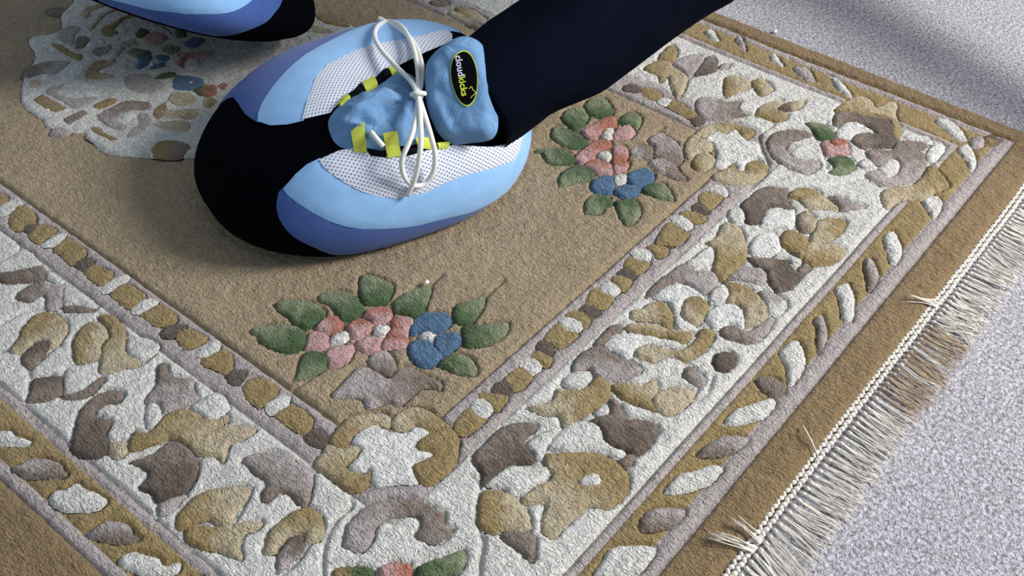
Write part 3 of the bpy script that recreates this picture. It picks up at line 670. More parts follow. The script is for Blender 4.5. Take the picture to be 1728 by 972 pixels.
def wool_material():
    m, nt, b = mat_base('carved_wool', 0.95, 0.15)
    at = node(nt, 'ShaderNodeAttribute', attribute_name='dye')
    v = coords(nt, (1, .42, 1), (0, 0, math.radians(-25)))
    v2 = coords(nt)
    yarn = noise(nt, v, 330, 2, .5, 1.2)
    fine = noise(nt, v2, 900, 1, .5, .3)
    lump = noise(nt, v2, 110, 2, .5)
    h = mathn(nt, 'ADD', yarn, mathn(nt, 'MULTIPLY', fine, .25))
    h = mathn(nt, 'ADD', h, mathn(nt, 'MULTIPLY', lump, .6))
    bump(nt, b, h, 1.0, .0052)
    f = mathn(nt, 'MULTIPLY', maprange(nt, yarn, .25, .75, .88, 1.11), maprange(nt, lump, .3, .7, .93, 1.07))
    nt.links.new(mulcol(nt, at.outputs['Color'], f), b.inputs['Base Color'])
    return m


def carpet_material():
    m, nt, b = mat_base('loop_carpet', 0.97, 0.1)
    v = coords(nt)
    a = noise(nt, v, 260, 3, .65, .6)
    c = noise(nt, v, 620, 2, .6)
    g = noise(nt, v, 14, 2)
    h = mathn(nt, 'ADD', a, mathn(nt, 'MULTIPLY', c, .4))
    bump(nt, b, h, .9, .0045)
    r = node(nt, 'ShaderNodeValToRGB')
    r.color_ramp.elements[0].position = .36
    r.color_ramp.elements[0].color = (*srgb(128, 125, 134), 1)
    r.color_ramp.elements[1].position = .64
    r.color_ramp.elements[1].color = (*srgb(212, 210, 221), 1)
    nt.links.new(a, r.inputs['Fac'])
    nt.links.new(mulcol(nt, r.outputs['Color'], maprange(nt, g, .3, .7, .95, 1.05)), b.inputs['Base Color'])
    return m


def cloth_material(name, c, rough=.92, sheen=.25, scale=900, amp=.0004, var=.06, wrinkle=0.0):
    m, nt, b = mat_base(name, rough, sheen)
    if max(c) < .02: b.inputs['Specular IOR Level'].default_value = .03
    v = coords(nt)
    n = noise(nt, v, scale, 2)
    w = noise(nt, v, 45, 3)
    h = n
    if wrinkle:
        h = mathn(nt, 'ADD', n, mathn(nt, 'MULTIPLY', noise(nt, v, 38, 2, .5, 1.2), wrinkle))
    bump(nt, b, h, .8, amp)
    rgb = node(nt, 'ShaderNodeRGB')
    rgb.outputs[0].default_value = (*c, 1)
    nt.links.new(mulcol(nt, rgb.outputs[0], maprange(nt, w, .3, .7, 1 - var, 1 + var)), b.inputs['Base Color'])
    return m


def mesh_fabric_material():
    m, nt, b = mat_base('air_mesh_fabric', .75, .2)
    uv = node(nt, 'ShaderNodeUVMap', uv_map='weave')
    mp = node(nt, 'ShaderNodeMapping')
    mp.inputs['Scale'].default_value = (235, 235, 1)
    mp.inputs['Rotation'].default_value = (0, 0, math.radians(45))
    nt.links.new(uv.outputs['UV'], mp.inputs['Vector'])
    vo = node(nt, 'ShaderNodeTexVoronoi', voronoi_dimensions='2D')
    vo.inputs['Scale'].default_value = 1
    vo.inputs['Randomness'].default_value = 0.06
    nt.links.new(mp.outputs['Vector'], vo.inputs['Vector'])
    hole = maprange(nt, vo.outputs['Distance'], .20, .36, 0, 1)
    bump(nt, b, hole, .9, .0012)
    mx = node(nt, 'ShaderNodeMix', data_type='RGBA')
    nt.links.new(hole, mx.inputs['Factor'])
    mx.inputs['A'].default_value = (*srgb(160, 176, 212), 1)
    mx.inputs['B'].default_value = (*srgb(228, 233, 246), 1)
    nt.links.new(mx.outputs['Result'], b.inputs['Base Color'])
    return m


WOOL = wool_material()
CARPET = carpet_material()
BLACK = cloth_material('black_velour', srgb(5, 6, 11), .98, .0, 700, .0005, .15)
NAVY = cloth_material('slate_blue_velour', srgb(68, 95, 160), .95, .15)
BLUE = cloth_material('light_blue_velour', srgb(144, 190, 240), .95, .15)
DENIM = cloth_material('sky_blue_cotton', srgb(118, 162, 210), .9, .1, 1400, .0020, .10, 5.0)
MESH = mesh_fabric_material()
YELLOW = cloth_material('yellow_webbing', srgb(204, 212, 88), .7, 0, 1500, .0003)
WEBBING = cloth_material('black_webbing', srgb(16, 18, 24), .7, 0, 1500, .0004)
CORD = cloth_material('white_cord', srgb(226, 227, 224), .6, .1, 1800, .0003, .03)
PRINT_BLACK = cloth_material('black_print', srgb(10, 12, 18), .55, 0, 1500, .0001)
PRINT_WHITE = cloth_material('white_print', srgb(226, 228, 248), .6, 0, 1500, .0001)
PRINT_YELLOW = cloth_material('yellow_print', srgb(214, 226, 74), .6, 0, 1500, .0001)
TROUSER = cloth_material('black_jersey', srgb(8, 13, 26), .9, .0, 1200, .0004, .10, 1.5)
COTTON = cloth_material('cream_cotton_yarn', srgb(226, 222, 214), .9, .1, 1500, .0004, .10)
COTTON_BEIGE_SHADE = cloth_material('shaded_beige_cotton_yarn', srgb(190, 172, 150), .9, .1, 1500, .0004, .12)  # fringe yarn with shade put into its colour
LINT = cloth_material('white_lint', srgb(250, 250, 250), .9, .1)
STAND = cloth_material('brown_wood', srgb(104, 72, 46), .5, 0, 200, .0002, .2)

DYE = {'C': srgb(212, 211, 208), 'W': srgb(221, 221, 220), 'O': srgb(151, 131, 90), 'B': srgb(186, 173, 148), 'T': srgb(130, 117, 108),
       'D': srgb(98, 86, 77), 'L': srgb(173, 164, 164), 'G': srgb(70, 94, 58), 'S': srgb(128, 136, 108), 'P': srgb(192, 154, 153),
       'R': srgb(170, 110, 92), 'U': srgb(78, 110, 143), 'F': srgb(162, 144, 118), 'K': srgb(136, 114, 83)}

# ------------------------------------------------------------------ floor
def grid_plane(x0, x1, y0, y1, nx, ny, z=0.0):
    xs, ys = np.linspace(x0, x1, nx + 1), np.linspace(y0, y1, ny + 1)
    V = [(x, y, z) for y in ys for x in xs]
    F = [(j * (nx + 1) + i, j * (nx + 1) + i + 1, (j + 1) * (nx + 1) + i + 1, (j + 1) * (nx + 1) + i) for j in range(ny) for i in range(nx)]
    return V, F


V, F = grid_plane(-2.0, 4.0, -2.0, 4.0, 24, 24)
floor = tag(mesh_obj('floor', V, F, CARPET), 'lilac grey loop pile carpet covering the floor', None, None, 'structure')

# ------------------------------------------------------------------ rug
RZ = 0.014
rug = empty('rug', (0.719, 1.15, 0))
tag(rug, 'large cream and tan carved wool rug with floral border and cotton fringe', 'rug')
RUG_INV = Matrix.Translation((-0.719, -1.15, 0))


def rug_child(o, parent=None):
    o.parent = parent or rug
    o.matrix_parent_inverse = RUG_INV if parent is None else Matrix.Identity(4)
    return o


STEP = 0.0021
XS = np.arange(0.106, 1.303 + STEP / 2, STEP)
YS = np.concatenate([np.arange(0.165, 1.52, STEP), np.arange(1.524, 2.14, 0.012)])
NYF = len(np.arange(0.165, 1.52, STEP))
GX, GY = np.meshgrid(XS, YS)
pile = RZ + .0007 * N1(GX / .011, GY / .011) + .0005 * N2(GX / .005, GY / .005) + .0010 * N3(GX / .09, GY / .09)
carve = np.zeros_like(pile)


def stamp(line, depth=.0035, width=.0042):
    """Carve a groove along a polyline."""
    line = np.asarray(line)
    k = int(math.ceil(width * 1.6 / STEP))
    for x, y in line:
        i, j = int(round((x - XS[0]) / STEP)), int(round((y - YS[0]) / STEP))
        i0, i1, j0, j1 = max(i - k, 0), min(i + k + 1, len(XS)), max(j - k, 0), min(j + k + 1, NYF)
        if i0 >= i1 or j0 >= j1: continue
        d2 = (GX[j0:j1, i0:i1] - x) ** 2 + (GY[j0:j1, i0:i1] - y) ** 2
        carve[j0:j1, i0:i1] = np.maximum(carve[j0:j1, i0:i1], depth * np.exp(-d2 / (width * .5) ** 2))


pieces = []
for ln in RUG.strip().split('\n'):
    t = ln.split()
    name = t[0].lstrip('^')
    P = np.array([[float(a) for a in q.split(',')] for q in t[3:]]) / 1e4
    if name == 'groove':
        stamp(smooth_poly(P, .0015, False), .0045, .0045)
        continue
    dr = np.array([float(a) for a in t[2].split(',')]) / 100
    P = smooth_poly(P, .0026)
    T = np.roll(P, -1, 0) - np.roll(P, 1, 0)
    T = np.stack([T[:, 1], -T[:, 0]], 1) / (np.linalg.norm(T, axis=1)[:, None] + 1e-9)
    if (P[:, 0] * np.roll(P[:, 1], -1) - P[:, 1] * np.roll(P[:, 0], -1)).sum() < 0: T = -T
    P = P + T * (.0008 * rng.uniform(-1, 1, len(P)) + (.0016 if name == 'stripe_block' else .0005))[:, None]
    pieces.append((name, t[0][0] == '^', t[1][0], t[1][1:] or t[1][0], dr, P))
for name, sub, c1, c2, dr, P in pieces:
    if name == 'medallion': continue
    stamp(P, .0022 if name == 'stripe_block' else .0050, .0032)

# the base pile is shorter under each carved piece
low_in = np.zeros_like(pile)
for name, sub, c1, c2, dr, P in pieces:
    i0, i1 = np.searchsorted(XS, [P[:, 0].min(), P[:, 0].max()])
    j0, j1 = np.searchsorted(YS, [P[:, 1].min(), P[:, 1].max()])
    if i1 <= i0 or j1 <= j0: continue
    q = np.stack([GX[j0:j1, i0:i1].ravel(), GY[j0:j1, i0:i1].ravel()], 1)
    m = inside(q, P).reshape(j1 - j0, i1 - i0)
    low_in[j0:j1, i0:i1] = np.maximum(low_in[j0:j1, i0:i1], m * .0035)

# straight carved lines between the bands: distance inwards from the field, per side
d_x = np.maximum(0.406 - GX, GX - 1.032)
d_y = np.maximum(0.462 - GY, GY - 1.838)
# band limits measured from the field edge outwards on the sides (x) and on the fringe ends (y)
BX = [0.0, 0.009, 0.030, 0.048, 0.175, 0.184, 0.224, 0.238, 0.32]
BY = [0.0, 0.014, 0.035, 0.049, 0.192, 0.202, 0.237, 0.254, 0.31]
BAND = ['inner_line', 'guard_stripe', 'guard_line', 'main_border', 'outer_line', 'leaf_band', 'edge_line', 'outer_edge']
BCOL = ['L', 'L', 'L', 'C', 'L', 'O', 'L', 'K']
bx = np.interp(d_x, [-9, 0] + BX[1:], [-99, 0] + list(range(1, 9)))
by = np.interp(d_y, [-9, 0] + BY[1:], [-99, 0] + list(range(1, 9)))
level = np.maximum(bx, by)
for k, dep in ((0, .0045), (3, .0030), (4, .0040), (5, .002), (6, .002), (7, .0035)):
    dd = np.minimum(np.abs(d_x - BX[k]) + (by > bx) * 9, np.abs(d_y - BY[k]) + (bx >= by) * 9)
    carve = np.maximum(carve, dep * np.exp(-(dd / .0026) ** 2))
# the edge of the rug rounds down to the floor
edge = np.minimum(np.minimum(GX - XS[0], XS[-1] - GX), GY - YS[0])
pile = pile - np.maximum(carve, low_in) + .0012 * (level > 7)
pile = np.where(edge < .012, .001 + (pile - .001) * np.sqrt(np.clip(1 - (1 - edge / .012) ** 2, 0, 1)), pile)
fx, fy = .5 * (XS[:-1] + XS[1:]), .5 * (YS[:-1] + YS[1:])
FX, FY = np.meshgrid(fx, fy)
lx = np.interp(np.maximum(0.406 - FX, FX - 1.032), [-9, 0] + BX[1:], [-99, 0] + list(range(1, 9)))
ly = np.interp(np.maximum(0.462 - FY, FY - 1.838), [-9, 0] + BY[1:], [-99, 0] + list(range(1, 9)))
flev = np.floor(np.maximum(lx, ly)).astype(int)
NXV = len(XS)
abrash = 1 + .05 * N2(GX / .16, GY / .05) + .04 * N1(GX / .03, GY / .03)
for k in range(-1, 8):
    sel = (flev < 0) if k < 0 else (flev == k)
    J, I = np.nonzero(sel)
    a = J * NXV + I
    quads = np.stack([a, a + 1, a + 1 + NXV, a + NXV], 1)
    used, inv = np.unique(quads, return_inverse=True)
    quads = inv.reshape(-1, 4)
    vv = np.stack([GX.ravel()[used], GY.ravel()[used], pile.ravel()[used]], 1)
    col = DYE['F' if k < 0 else BCOL[k]][None] * abrash.ravel()[used][:, None]
    o = mesh_obj('field' if k < 0 else BAND[k], vv, quads, WOOL, col=col)
    rug_child(o)

RAISE = {'stripe_block': .0008, 'medallion': .0028, 'border_leaf': .0016, 'scroll': .0012, 'blossom': .0016, 'leaf': .0014, 'petal': .0016,
         'flower': .0022, 'calyx': .0012, 'bud': .0017}
done = []
flower = None
for name, sub, c1, c2, dr, P in pieces:
    V, F, d = fill(P, .0034)
    ctr = P.mean(0)
    base = RZ
    if name != 'medallion':
        for q, n2, h2 in done:
            if n2 == 'medallion':
                if inside(ctr[None], q)[0]: base = max(base, RZ + .0030)
            elif inside(ctr[None], q)[0]: base = max(base, RZ + .0022)
    h = RAISE[name]
    w = min(.0040, max(d.max(), .0025))
    low = .0010 if name in ('stripe_block', 'medallion') else .0028
    base = base + .0010 * N3(V[:, 0] / .09, V[:, 1] / .09)
    prof = 1 - (1 - np.clip(d / w, 0, 1)) ** 2
    z = base - low + (h + low) * prof + (.0006 * N1(V[:, 0] / .006, V[:, 1] / .006) + .0005 * N2(V[:, 0] / .003, V[:, 1] / .003)) * prof
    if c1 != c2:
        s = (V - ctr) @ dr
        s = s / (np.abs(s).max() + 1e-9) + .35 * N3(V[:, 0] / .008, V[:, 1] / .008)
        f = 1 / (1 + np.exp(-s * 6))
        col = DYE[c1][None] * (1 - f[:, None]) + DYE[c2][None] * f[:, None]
    else:
        col = np.repeat(DYE[c1][None], len(V), 0)
    col = col * (1 + .10 * N2(V[:, 0] / .007, V[:, 1] / .007))[:, None]
    o = mesh_obj(name, np.c_[V, z], F, WOOL, col=col)
    if sub and flower is not None:
        rug_child(o, flower)
    else:
        rug_child(o)
        if name == 'flower': flower = o
    done.append((P, name, h))

# woven binding and knotted fringe along the near end
bind = []
for r, (yy, zz, rr) in enumerate(((.1665, .0095, .0024), (.1615, .0075, .0026))):
    for i, x in enumerate(np.arange(0.11, 1.30, .0056)):
        wob = .0012 * N1(np.array([x / .02]), np.array([r * 3.]))[0] + .004 * N3(np.array([x / .16]), np.array([1.]))[0]
        ang = (0.7 if (i + r) % 2 else -0.7)
        ax = np.array([[math.cos(ang), math.sin(ang), 0], [-math.sin(ang), math.cos(ang), 0], [0, 0, 1]])
        bind.append(ball((x + r * .0028, yy + wob * .4, zz), (.0036, rr, rr), 6, 4, ax))
V, F = join(bind)
rug_child(mesh_obj('woven_binding', V, F, COTTON))


def strand(x0, y0, z0, dx, dy, z1, wave, n=7, r=.0007):
    ph, am = random.uniform(0, 6), wave
    pts = []
    for k in range(n):
        t = k / (n - 1)
        pts.append((x0 + dx * t + am * math.sin(ph + 5 * t) * t, y0 + dy * t + am * .5 * math.cos(ph + 4 * t) * t,
                    z1 + (z0 - z1) * (1 - t) ** 1.6 + .0010 * math.sin(ph + 7 * t) * t))
    return tube(pts, [r * (1 - .35 * k / (n - 1)) for k in range(n)], 4)


x = 0.112
while x < 1.297:
    shaded_beige = 0.775 < x < 0.905  # stretch of fringe whose shade is painted as darker beige yarn
    lean = -.006 + .010 * N1(np.array([x / .05]), np.array([7.]))[0]
    parts = [ball((x, .1545, .0066), (.0022, .0030, .0022), 6, 4)]
    for s in range(9):
        ln = .044 + random.uniform(-.007, .005)
        messy = 2.5 if 0.90 < x < 0.97 else 1.0
        parts.append(strand(x + random.uniform(-.0016, .0016), .156, .007 + random.uniform(-.001, .001), lean + random.uniform(-.004, .004) * messy,
                            -ln, .0042 + random.uniform(-.0012, .0026), .0028 * messy))
    V, F = join(parts)
    rug_child(mesh_obj('fringe_tassel', V, F, COTTON_BEIGE_SHADE if shaded_beige and random.random() < .75 else COTTON))
    x += .0082 + random.uniform(-.0008, .0008)
# tassels flipped back over the brown edge, and one loose thread
for (px, py, dx, dy, n) in ((.541, .157, -.018, .036, 9), (.552, .157, -.004, .030, 6), (.925, .160, -.020, .030, 4), (.935, .158, -.024, .022, 3)):
    parts = []
    for s in range(n):
        parts.append(strand(px + random.uniform(-.004, .004), py, .011, dx + random.uniform(-.004, .004), dy + random.uniform(-.005, .003), .0215 + random.uniform(-.001, .002), .001))
    V, F = join(parts)
    rug_child(mesh_obj('fringe_tassel', V, F, COTTON))
V, F = tube(smooth_poly([(.682, .190, .0185), (.676, .184, .0215), (.668, .172, .019), (.662, .160, .011)], .002, False), .0007, 5)
rug_child(mesh_obj('loose_thread', V, F, COTTON))

# ------------------------------------------------------------------ slippers
PROF = np.array([(0.84, 0.0), (0.93, .10), (0.985, .24), (1.0, .38), (.985, .52), (.94, .66), (.86, .79), (.74, .885), (.58, .95), (.38, .985), (.18, .998), (0, 1.0)])


def crom(P, t):
    n = len(P) - 1
    t = np.clip(t * n, 0, n - 1e-9)
    i = t.astype(int)
    u = (t - i)[:, None]
    g = lambda k: P[np.clip(k, 0, n)]
    p0, p1, p2, p3 = g(i - 1), g(i), g(i + 1), g(i + 2)
    return .5 * (2 * p1 + (p2 - p0) * u + (2 * p0 - 5 * p1 + 4 * p2 - p3) * u ** 2 + (3 * p1 - p0 - 3 * p2 + p3) * u ** 3)


def shoe(th, ph):
    L, W, nar, Ht, Hm, Hh = SLIP
    c, s = np.cos(th), np.sin(th)
    e = 2 / 2.6
    ox = np.sign(c) * np.abs(c) ** e * L / 2
    oy = np.sign(s) * np.abs(s) ** e * W / 2 * (1 + nar * (ox / (L / 2)))
    pr = crom(PROF, ph)
    x, y = ox * pr[:, 0], oy * pr[:, 0] + .06 * (1 - pr[:, 0])
    t = x / (L / 2)
    Hx = np.where(t > 0, Hm + (Ht - Hm) * t ** 2, Hm + (Hh - Hm) * t ** 2)
    return np.stack([x, y, Hx * pr[:, 1]], 1)


def shoe_normal(th, ph):
    e = 2e-3
    a = shoe(th + e, ph) - shoe(th - e, ph)
    b = shoe(th, np.clip(ph + e, 0, 1)) - shoe(th, np.clip(ph - e, 0, 1))
    n = np.cross(a, b)
    n /= np.linalg.norm(n, axis=1)[:, None] + 1e-12
    return n


def straight_poly(P, step):
    P = np.asarray(P, float)
    out = []
    for a, c in zip(P, np.roll(P, -1, 0)):
        m = max(1, int(round(np.linalg.norm(c - a) / step)))
        out += [a + (c - a) * k / m for k in range(m)]
    return np.array(out)


def patch(name, uvpoly, mat, parent, lift, step=.03, rim=.012, low=-.001, wrinkle=0.0, detail=.05, straight=False):
    P = straight_poly(uvpoly, detail) if straight else smooth_poly(uvpoly, detail)
    r = np.linalg.norm(P, axis=1)
    P = P / np.maximum(r, 1)[:, None] * 1.0
    V, F, d = fill(P, step)
    d = d * .16
    r = np.clip(np.linalg.norm(V, axis=1), 1e-4, 1)
    th, ph = np.arctan2(V[:, 1], V[:, 0]), 1 - r
    S = shoe(th, ph)
    n = shoe_normal(th, np.clip(ph, .004, .99))
    h = low + (lift - low) * (1 - (1 - np.clip(d / rim, 0, 1)) ** 2)
    if wrinkle:
        q = np.clip(d / .01, 0, 1)
        rid = lambda a: 1 - 2 * np.abs(a)
        h = h + q * wrinkle * (rid(N1(S[:, 0] / .022 + .5 * S[:, 1] / .02, S[:, 1] / .034)) + .7 * rid(N2(S[:, 0] / .012, S[:, 1] / .020 + S[:, 0] / .03)) - .6)
    Q = S + n * h[:, None]
    wy = np.where(S[:, 1] > .06, S[:, 1] - S[:, 2], S[:, 1] + S[:, 2] - .26)
    return mesh_obj(name, Q, F, mat, parent, uvs=np.stack([S[:, 0], wy], 1))


def flap_point(p, q, h):
    f = FLAP
    K, ep, eq, n = (np.array(f[k]) for k in ('K', 'p', 'q', 'n'))
    p, q, h = np.asarray(p, float), np.asarray(q, float), np.asarray(h, float)
    bend = -2.2 * (q - .005) ** 2 - 1.2 * (p - .045) ** 2
    return K + p[..., None] * ep + q[..., None] * eq + (h + bend)[..., None] * n


def text_mesh(name, body, start, direction, size, mat, parent, h0, offset=.0, flip=False):
    cu = bpy.data.curves.new(name, 'FONT')
    cu.body = body
    cu.size = 1.0
    cu.offset = .022
    cu.resolution_u = 3
    cu.fill_mode = 'FRONT'
    cu.space_character = 1.02
    tmp = bpy.data.objects.new(name, cu)
    C.objects.link(tmp)
    bpy.context.view_layer.update()
    me = bpy.data.meshes.new_from_object(tmp.evaluated_get(bpy.context.evaluated_depsgraph_get()))
    co = np.array([v.co[:] for v in me.vertices])
    faces = [tuple(p.vertices) for p in me.polygons]
    bpy.data.objects.remove(tmp)
    t = np.array(direction) / np.linalg.norm(direction)
    u = np.array([-t[1], t[0]]) * (-1 if flip else 1)             # letter tops
    X = np.array(start)[None] + (co[:, :1] * size) * t[None] + ((co[:, 1:2] - .30) * size) * u[None]
    Q = flap_point(X[:, 0], X[:, 1], np.full(len(X), h0))
    width = co[:, 0].max() * size
    return mesh_obj(name, Q, faces, mat, parent, smooth=False), np.array(start) + t * (width + offset)


def turn(uv, deg):
    c, s = math.cos(math.radians(deg)), math.sin(math.radians(deg))
    return [[c * u - s * v, s * u + c * v] for u, v in uv]


def make_slipper(label, mirror=False, pattern_twist=0):
    root = empty('slipper')
    tag(root, label, 'slipper', None)
    nt_, np_ = 112, 44
    T = np.tile(np.linspace(0, 2 * math.pi, nt_, endpoint=False), np_)
    Pp = np.repeat(np.linspace(0, .996, np_), nt_)
    V = list(shoe(T, Pp))
    F = [(j * nt_ + i, j * nt_ + (i + 1) % nt_, (j + 1) * nt_ + (i + 1) % nt_, (j + 1) * nt_ + i) for j in range(np_ - 1) for i in range(nt_)]
    F.append(tuple((np_ - 1) * nt_ + i for i in range(nt_)))
    body = mesh_obj('toe_and_body', V, F, BLACK, root)
    # flat sole under the body
    S = shoe(T[:nt_], np.zeros(nt_))
    rings = []
    for s, z in ((1.0, .004), (1.01, 0.0), (.97, -.003), (.5, -.003)):
        c = np.array([0, .0096, 0])
        q = (S - c) * s + c
        q[:, 2] = z
        rings.append(q)
    V = [v for q in rings for v in q]
    F = [(j * nt_ + (i + 1) % nt_, j * nt_ + i, (j + 1) * nt_ + i, (j + 1) * nt_ + (i + 1) % nt_) for j in range(3) for i in range(nt_)]
    F.append(tuple(3 * nt_ + i for i in range(nt_))[::-1])
    mesh_obj('sole', V, F, BLACK, root)
    for k, m, n, l in (('near_navy', NAVY, 'outer_panel', .0014), ('far_navy', NAVY, 'outer_panel', .0014), ('near_blue', BLUE, 'side_panel', .0026), ('far_blue', BLUE, 'side_panel', .0026),
                       ('near_mesh', MESH, 'mesh_panel', .0038), ('far_mesh', MESH, 'mesh_panel', .0038)):
        patch(n, turn(PANELS[k], pattern_twist), m, root, l, .03, .003, l - .0010)
    patch('tongue', turn(TONGUE, pattern_twist), DENIM, root, .017, .010, .020, .001, .0050, .02)
    tp = smooth_poly(turn(TONGUE, pattern_twist), .02)
    for kind, q in EYELETS:
        A, B, C_, D_ = (np.array(k) for k in turn(q, pattern_twist))
        nu, nv = 7, 7
        top, bot = [], []
        for i in range(nu):
            for j in range(nv):
                u, v = i / (nu - 1), j / (nv - 1)
                w = (A * (1 - u) + B * u) * (1 - v) + (D_ * (1 - u) + C_ * u) * v
                w = w[None]
                r = np.clip(np.linalg.norm(w, axis=1), 1e-4, 1)
                th, ph = np.arctan2(w[:, 1], w[:, 0]), 1 - r
                d = edge_dist(w, tp) * .16 * inside(w, tp)
                h = np.maximum(.0045, .004 + .016 * (1 - (1 - np.clip(d / .02, 0, 1)) ** 2))
                if kind == 'k': h = h - .0012 + .0030 * math.sin(math.pi * u) * math.sin(math.pi * v)
                else: h = h + .0012 * math.sin(math.pi * v)
                S, n = shoe(th, ph)[0], shoe_normal(th, ph)[0]
                top.append(S + n * h[0])
                bot.append(S + n * (h[0] - .0035))
        V = top + bot
        m = nu * nv
        F = [(i * nv + j, (i + 1) * nv + j, (i + 1) * nv + j + 1, i * nv + j + 1) for i in range(nu - 1) for j in range(nv - 1)]
        F += [tuple(k + m for k in f[::-1]) for f in F]
        rimv = [i * nv for i in range(nu)] + [(nu - 1) * nv + j for j in range(1, nv)] + [i * nv + nv - 1 for i in range(nu - 2, -1, -1)] + list(range(nv - 2, 0, -1))
        F += [(a, c, c + m, a + m) for a, c in zip(rimv, rimv[1:] + rimv[:1])]
        mesh_obj('eyelet_loop' if kind == 'y' else 'eyelet_strap', V, F, YELLOW if kind == 'y' else WEBBING, root, smooth=kind == 'k')
    # upper flap of the tongue with the oval badge
    P = smooth_poly(FLAP['outline'], .004)
    V, F, d = fill(P, .0032)
    h = -.008 + .016 * (1 - (1 - np.clip(d / .014, 0, 1)) ** 2) * 1.0
    away = np.clip((np.linalg.norm((V - np.array([.051, .0145])) / np.array([.5, 1]), axis=1) - .03) / .02, 0, 1)
    fan = np.arctan2(V[:, 1] + .0, V[:, 0] + .012)
    h = h + away * np.clip(d / .006, 0, 1) * (.0024 * np.sin(fan * 9 + 3 * N1(V[:, 0] / .02, V[:, 1] / .02)) * np.clip(1 - V[:, 0] / .06, .15, 1) + .0012 * N2(V[:, 0] / .008, V[:, 1] / .008))
    top = flap_point(V[:, 0], V[:, 1], h)
    bot = flap_point(V[:, 0], V[:, 1], np.full(len(V), -.009))
    n = len(V)
    flap = mesh_obj('tongue_flap', np.vstack([top, bot]), list(F) + [tuple(i + n for i in f[::-1]) for f in F], DENIM, root)
    ov = smooth_poly(FLAP['oval'], .002)
    cc = ov.mean(0)
    for nm, s, m, hh in (('badge_rim', 1.0, PRINT_YELLOW, .0090), ('badge', .945, PRINT_BLACK, .0094)):
        V, F, d = fill(cc + (ov - cc) * s, .003)
        Q = flap_point(V[:, 0], V[:, 1], np.full(len(V), hh))
        mesh_obj(nm, Q, F, m, flap)
    a, b = (np.array(q) for q in FLAP['text'])
    L = np.linalg.norm(b - a)
    size = L / 5.15
    t = (b - a) / L
    a = a + t * .0016 + np.array([t[1], -t[0]]) * .0008
    w, nxt = text_mesh('badge_lettering', 'cloud', a, t, size, PRINT_WHITE, flap, .0098, .0004, mirror)
    w, nxt = text_mesh('badge_lettering', 'kicks', nxt, t, size, PRINT_YELLOW, flap, .0098, 0, mirror)
    ic = np.array(FLAP['icon'])
    ic = smooth_poly(ic, .001, False)
    Q = flap_point(ic[:, 0], ic[:, 1], np.full(len(ic), .0098))
    V, F = tube(Q, .0004, 5)
    mesh_obj('badge_cloud', V, F, PRINT_YELLOW, flap)
    # lace: two bows, two tails, knot
    for q in LACES:
        P = smooth_poly(q, .004, False)
        rad = np.full(len(P), .0028)
        V, F = tube(P, rad, 10)
        mesh_obj('lace', V, F, CORD, root)
    k = np.array(KNOT)
    V, F = join([ball(k, (.0060, .0055, .0050), 14, 8), tube(smooth_poly([k + np.array(v) for v in ((-.006, .004, .002), (-.002, .0045, .0045), (.004, .002, .005), (.006, -.003, .001))], .001, False), .0026, 8)])
    mesh_obj('lace_knot', V, F, CORD, root)
    if mirror:                                                    # the other foot, pattern and laces turned against the body to match the view
        ct, st_ = math.cos(math.radians(pattern_twist)), math.sin(math.radians(pattern_twist))
        for o in root.children_recursive:
            co = np.empty(len(o.data.vertices) * 3, np.float32)
            o.data.vertices.foreach_get('co', co)
            if o.name.startswith(('lace', 'badge', 'tongue_flap')):
                x, y = co[0::3].copy(), co[1::3] - .06
                co[0::3], co[1::3] = ct * x - st_ * y, st_ * x + ct * y + .06
            co[1::3] *= -1
            o.data.vertices.foreach_set('co', co)
            o.data.flip_normals()
            o.data.update()
    return root


slipper = make_slipper('big light blue plush sneaker slipper in the middle, with white laces and oval badge')
slipper.location = (SLIP_POS[0], SLIP_POS[1], .021)
slipper.rotation_euler = (0, 0, SLIP_POS[2])


slipper2 = make_slipper('darker plush sneaker slipper cut off at the top left, tilted to show its black sole', True, -42)
slipper['group'] = slipper2['group'] = 'pair of plush slippers'
S2 = Matrix.Translation((0.733, 1.173, .079)) @ Matrix.Rotation(math.radians(275), 4, 'Z') @ Matrix.Rotation(math.radians(-28), 4, 'X')
slipper2.location = S2.translation
slipper2.rotation_euler = S2.to_euler()

# ------------------------------------------------------------------ person (only the trouser legs and socks come near the frame)
person = empty('person', (0.80, 0.65, 0))
tag(person, 'person in black trousers stretching a leg into the plush slipper', 'person')


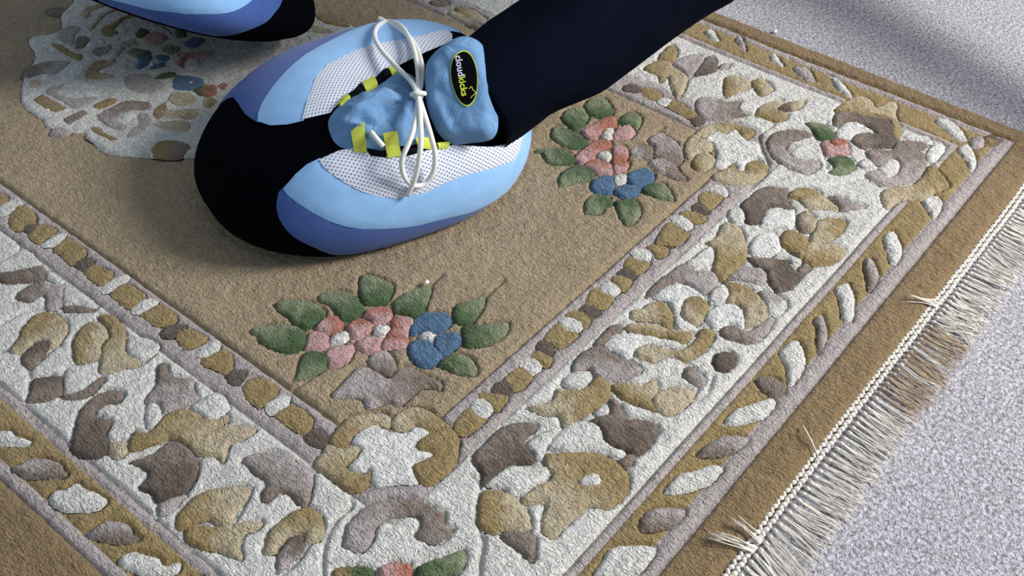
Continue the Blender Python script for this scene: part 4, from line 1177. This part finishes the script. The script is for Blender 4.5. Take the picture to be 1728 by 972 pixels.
def leg_rings(path, rad, seed, sides=40, squash=1.0):
    P = smooth_poly(path, .012, False)
    tt = np.linspace(0, 1, len(P))
    R = np.interp(tt, np.linspace(0, 1, len(rad)), rad)
    T = np.gradient(P, axis=0)
    T /= np.linalg.norm(T, axis=1)[:, None]
    V, F = [], []
    nz = Noise2(seed)
    for i in range(len(P)):
        a = np.cross(T[i], [0, 0, 1.0])
        a /= np.linalg.norm(a)
        b = np.cross(a, T[i])
        for k in range(sides):
            t = 2 * math.pi * k / sides
            s_ = i * .012
            w = 1 + .05 * math.exp(-s_ / .12) * math.sin(2 * t + 30 * s_ + seed) + .03 * math.sin(t * 3 - 22 * s_ + 1) * math.exp(-s_ / .25) + .06 * nz(np.array([i * .16 + 1.5 * math.sin(t)]), np.array([2.2 + 1.6 * math.cos(t)]))[0] + .035 * nz(np.array([i * .42 + 2 * math.cos(t)]), np.array([9 + 2 * math.sin(t)]))[0]
            V.append(P[i] + R[i] * w * (math.cos(t) * a + squash * math.sin(t) * b))
    n = len(P)
    for i in range(n - 1):
        for k in range(sides):
            k2 = (k + 1) % sides
            F.append((i * sides + k, i * sides + k2, (i + 1) * sides + k2, (i + 1) * sides + k))
    # the hem turns inwards
    c = P[0] + T[0] * .006
    b0 = len(V)
    for k in range(sides): V.append(c + (V[k] - P[0]) * .9 + T[0] * .03)
    for k in range(sides): F.append((k, b0 + k, b0 + (k + 1) % sides, (k + 1) % sides))
    F.append(tuple(b0 + k for k in range(sides)))
    F.append(tuple((n - 1) * sides + k for k in range(sides)))
    return V, F


LEG1 = [(0.748, 0.655, 0.139), (0.80, 0.641, 0.157), (0.857, 0.625, 0.173), (0.939, 0.601, 0.2), (1.01, 0.569, 0.235), (1.065, 0.526, 0.285), (1.16, 0.44, 0.475), (1.36, 0.4, 0.51), (1.75, 0.4, 0.52)]  # knee beyond the frame is raised so it shades the second slipper
LEG2 = [(0.76, 1.32, .20), (0.80, 1.335, .25), (0.92, 1.26, .36), (1.07, 1.12, .52), (1.36, 0.85, .55), (1.75, 0.55, .52)]
RAD1 = [.061, .067, .065, .063, .063, .064, .070, .078, .085]
parts = [leg_rings(LEG1, RAD1, 11), leg_rings(LEG2, RAD1, 12), ball((1.80, .47, .52), (.16, .20, .12), 20, 12)]
V, F = join(parts)
inv = Matrix.Translation((-0.80, -0.65, 0))
o = mesh_obj('trousers', V, F, TROUSER)
o.parent = person
o.matrix_parent_inverse = inv
for a, b in (((0.765, 0.672, .10), (0.85, 0.605, .175)), ((0.72, 1.27, .16), (0.80, 1.335, .25))):
    V, F = tube(smooth_poly([a, tuple((np.array(a) + b) / 2 + np.array([0, 0, .004])), b], .01, False), .040, 20)
    o = mesh_obj('sock', V, F, BLACK)
    o.parent = person
    o.matrix_parent_inverse = inv

# ------------------------------------------------------------------ small things
def lint(p, s, label):
    V, F = ball((0, 0, 0), s, 8, 6)
    V = [v * random.uniform(.75, 1.25) for v in V]
    o = tag(mesh_obj('lint_speck', V, F, LINT), label, 'lint')
    o.location = p
    return o


lint((LINT1[0], LINT1[1], .0185), (.0032, .0022, .0022), 'white lint speck on the leaf tip of the near flower spray')
lint((LINT2[0], LINT2[1], .003), (.0032, .0026, .0026), 'white lint speck on the bare carpet beside the far rug edge')

# unseen narrow bench, added right of the frame to cast a soft carpet shadow
shadow_bench = empty('added_shadow_bench', (1.523, .152, 0), (0, 0, math.atan2(.287, .087)))
tag(shadow_bench, 'unseen low wooden bench added past the right rug corner to cast a carpet shadow', 'bench')


def box(x0, x1, y0, y1, z0, z1):
    V = [(x, y, z) for x in (x0, x1) for y in (y0, y1) for z in (z0, z1)]
    return V, [(0, 1, 3, 2), (4, 6, 7, 5), (0, 4, 5, 1), (2, 3, 7, 6), (0, 2, 6, 4), (1, 5, 7, 3)]


for nm, bx_ in (('seat', (-.52, .56, -.038, .038, .225, .265)), ('leg', (-.50, -.45, -.04, .04, .02, .225)), ('leg', (.50, .55, -.04, .04, .02, .225)),
                ('foot', (-.51, -.44, -.09, .09, 0, .022)), ('foot', (.49, .56, -.09, .09, 0, .022))):
    V, F = box(*bx_)
    o = mesh_obj(nm, V, F, STAND, shadow_bench, smooth=False)
    o.modifiers.new('edge', 'BEVEL').width = .004
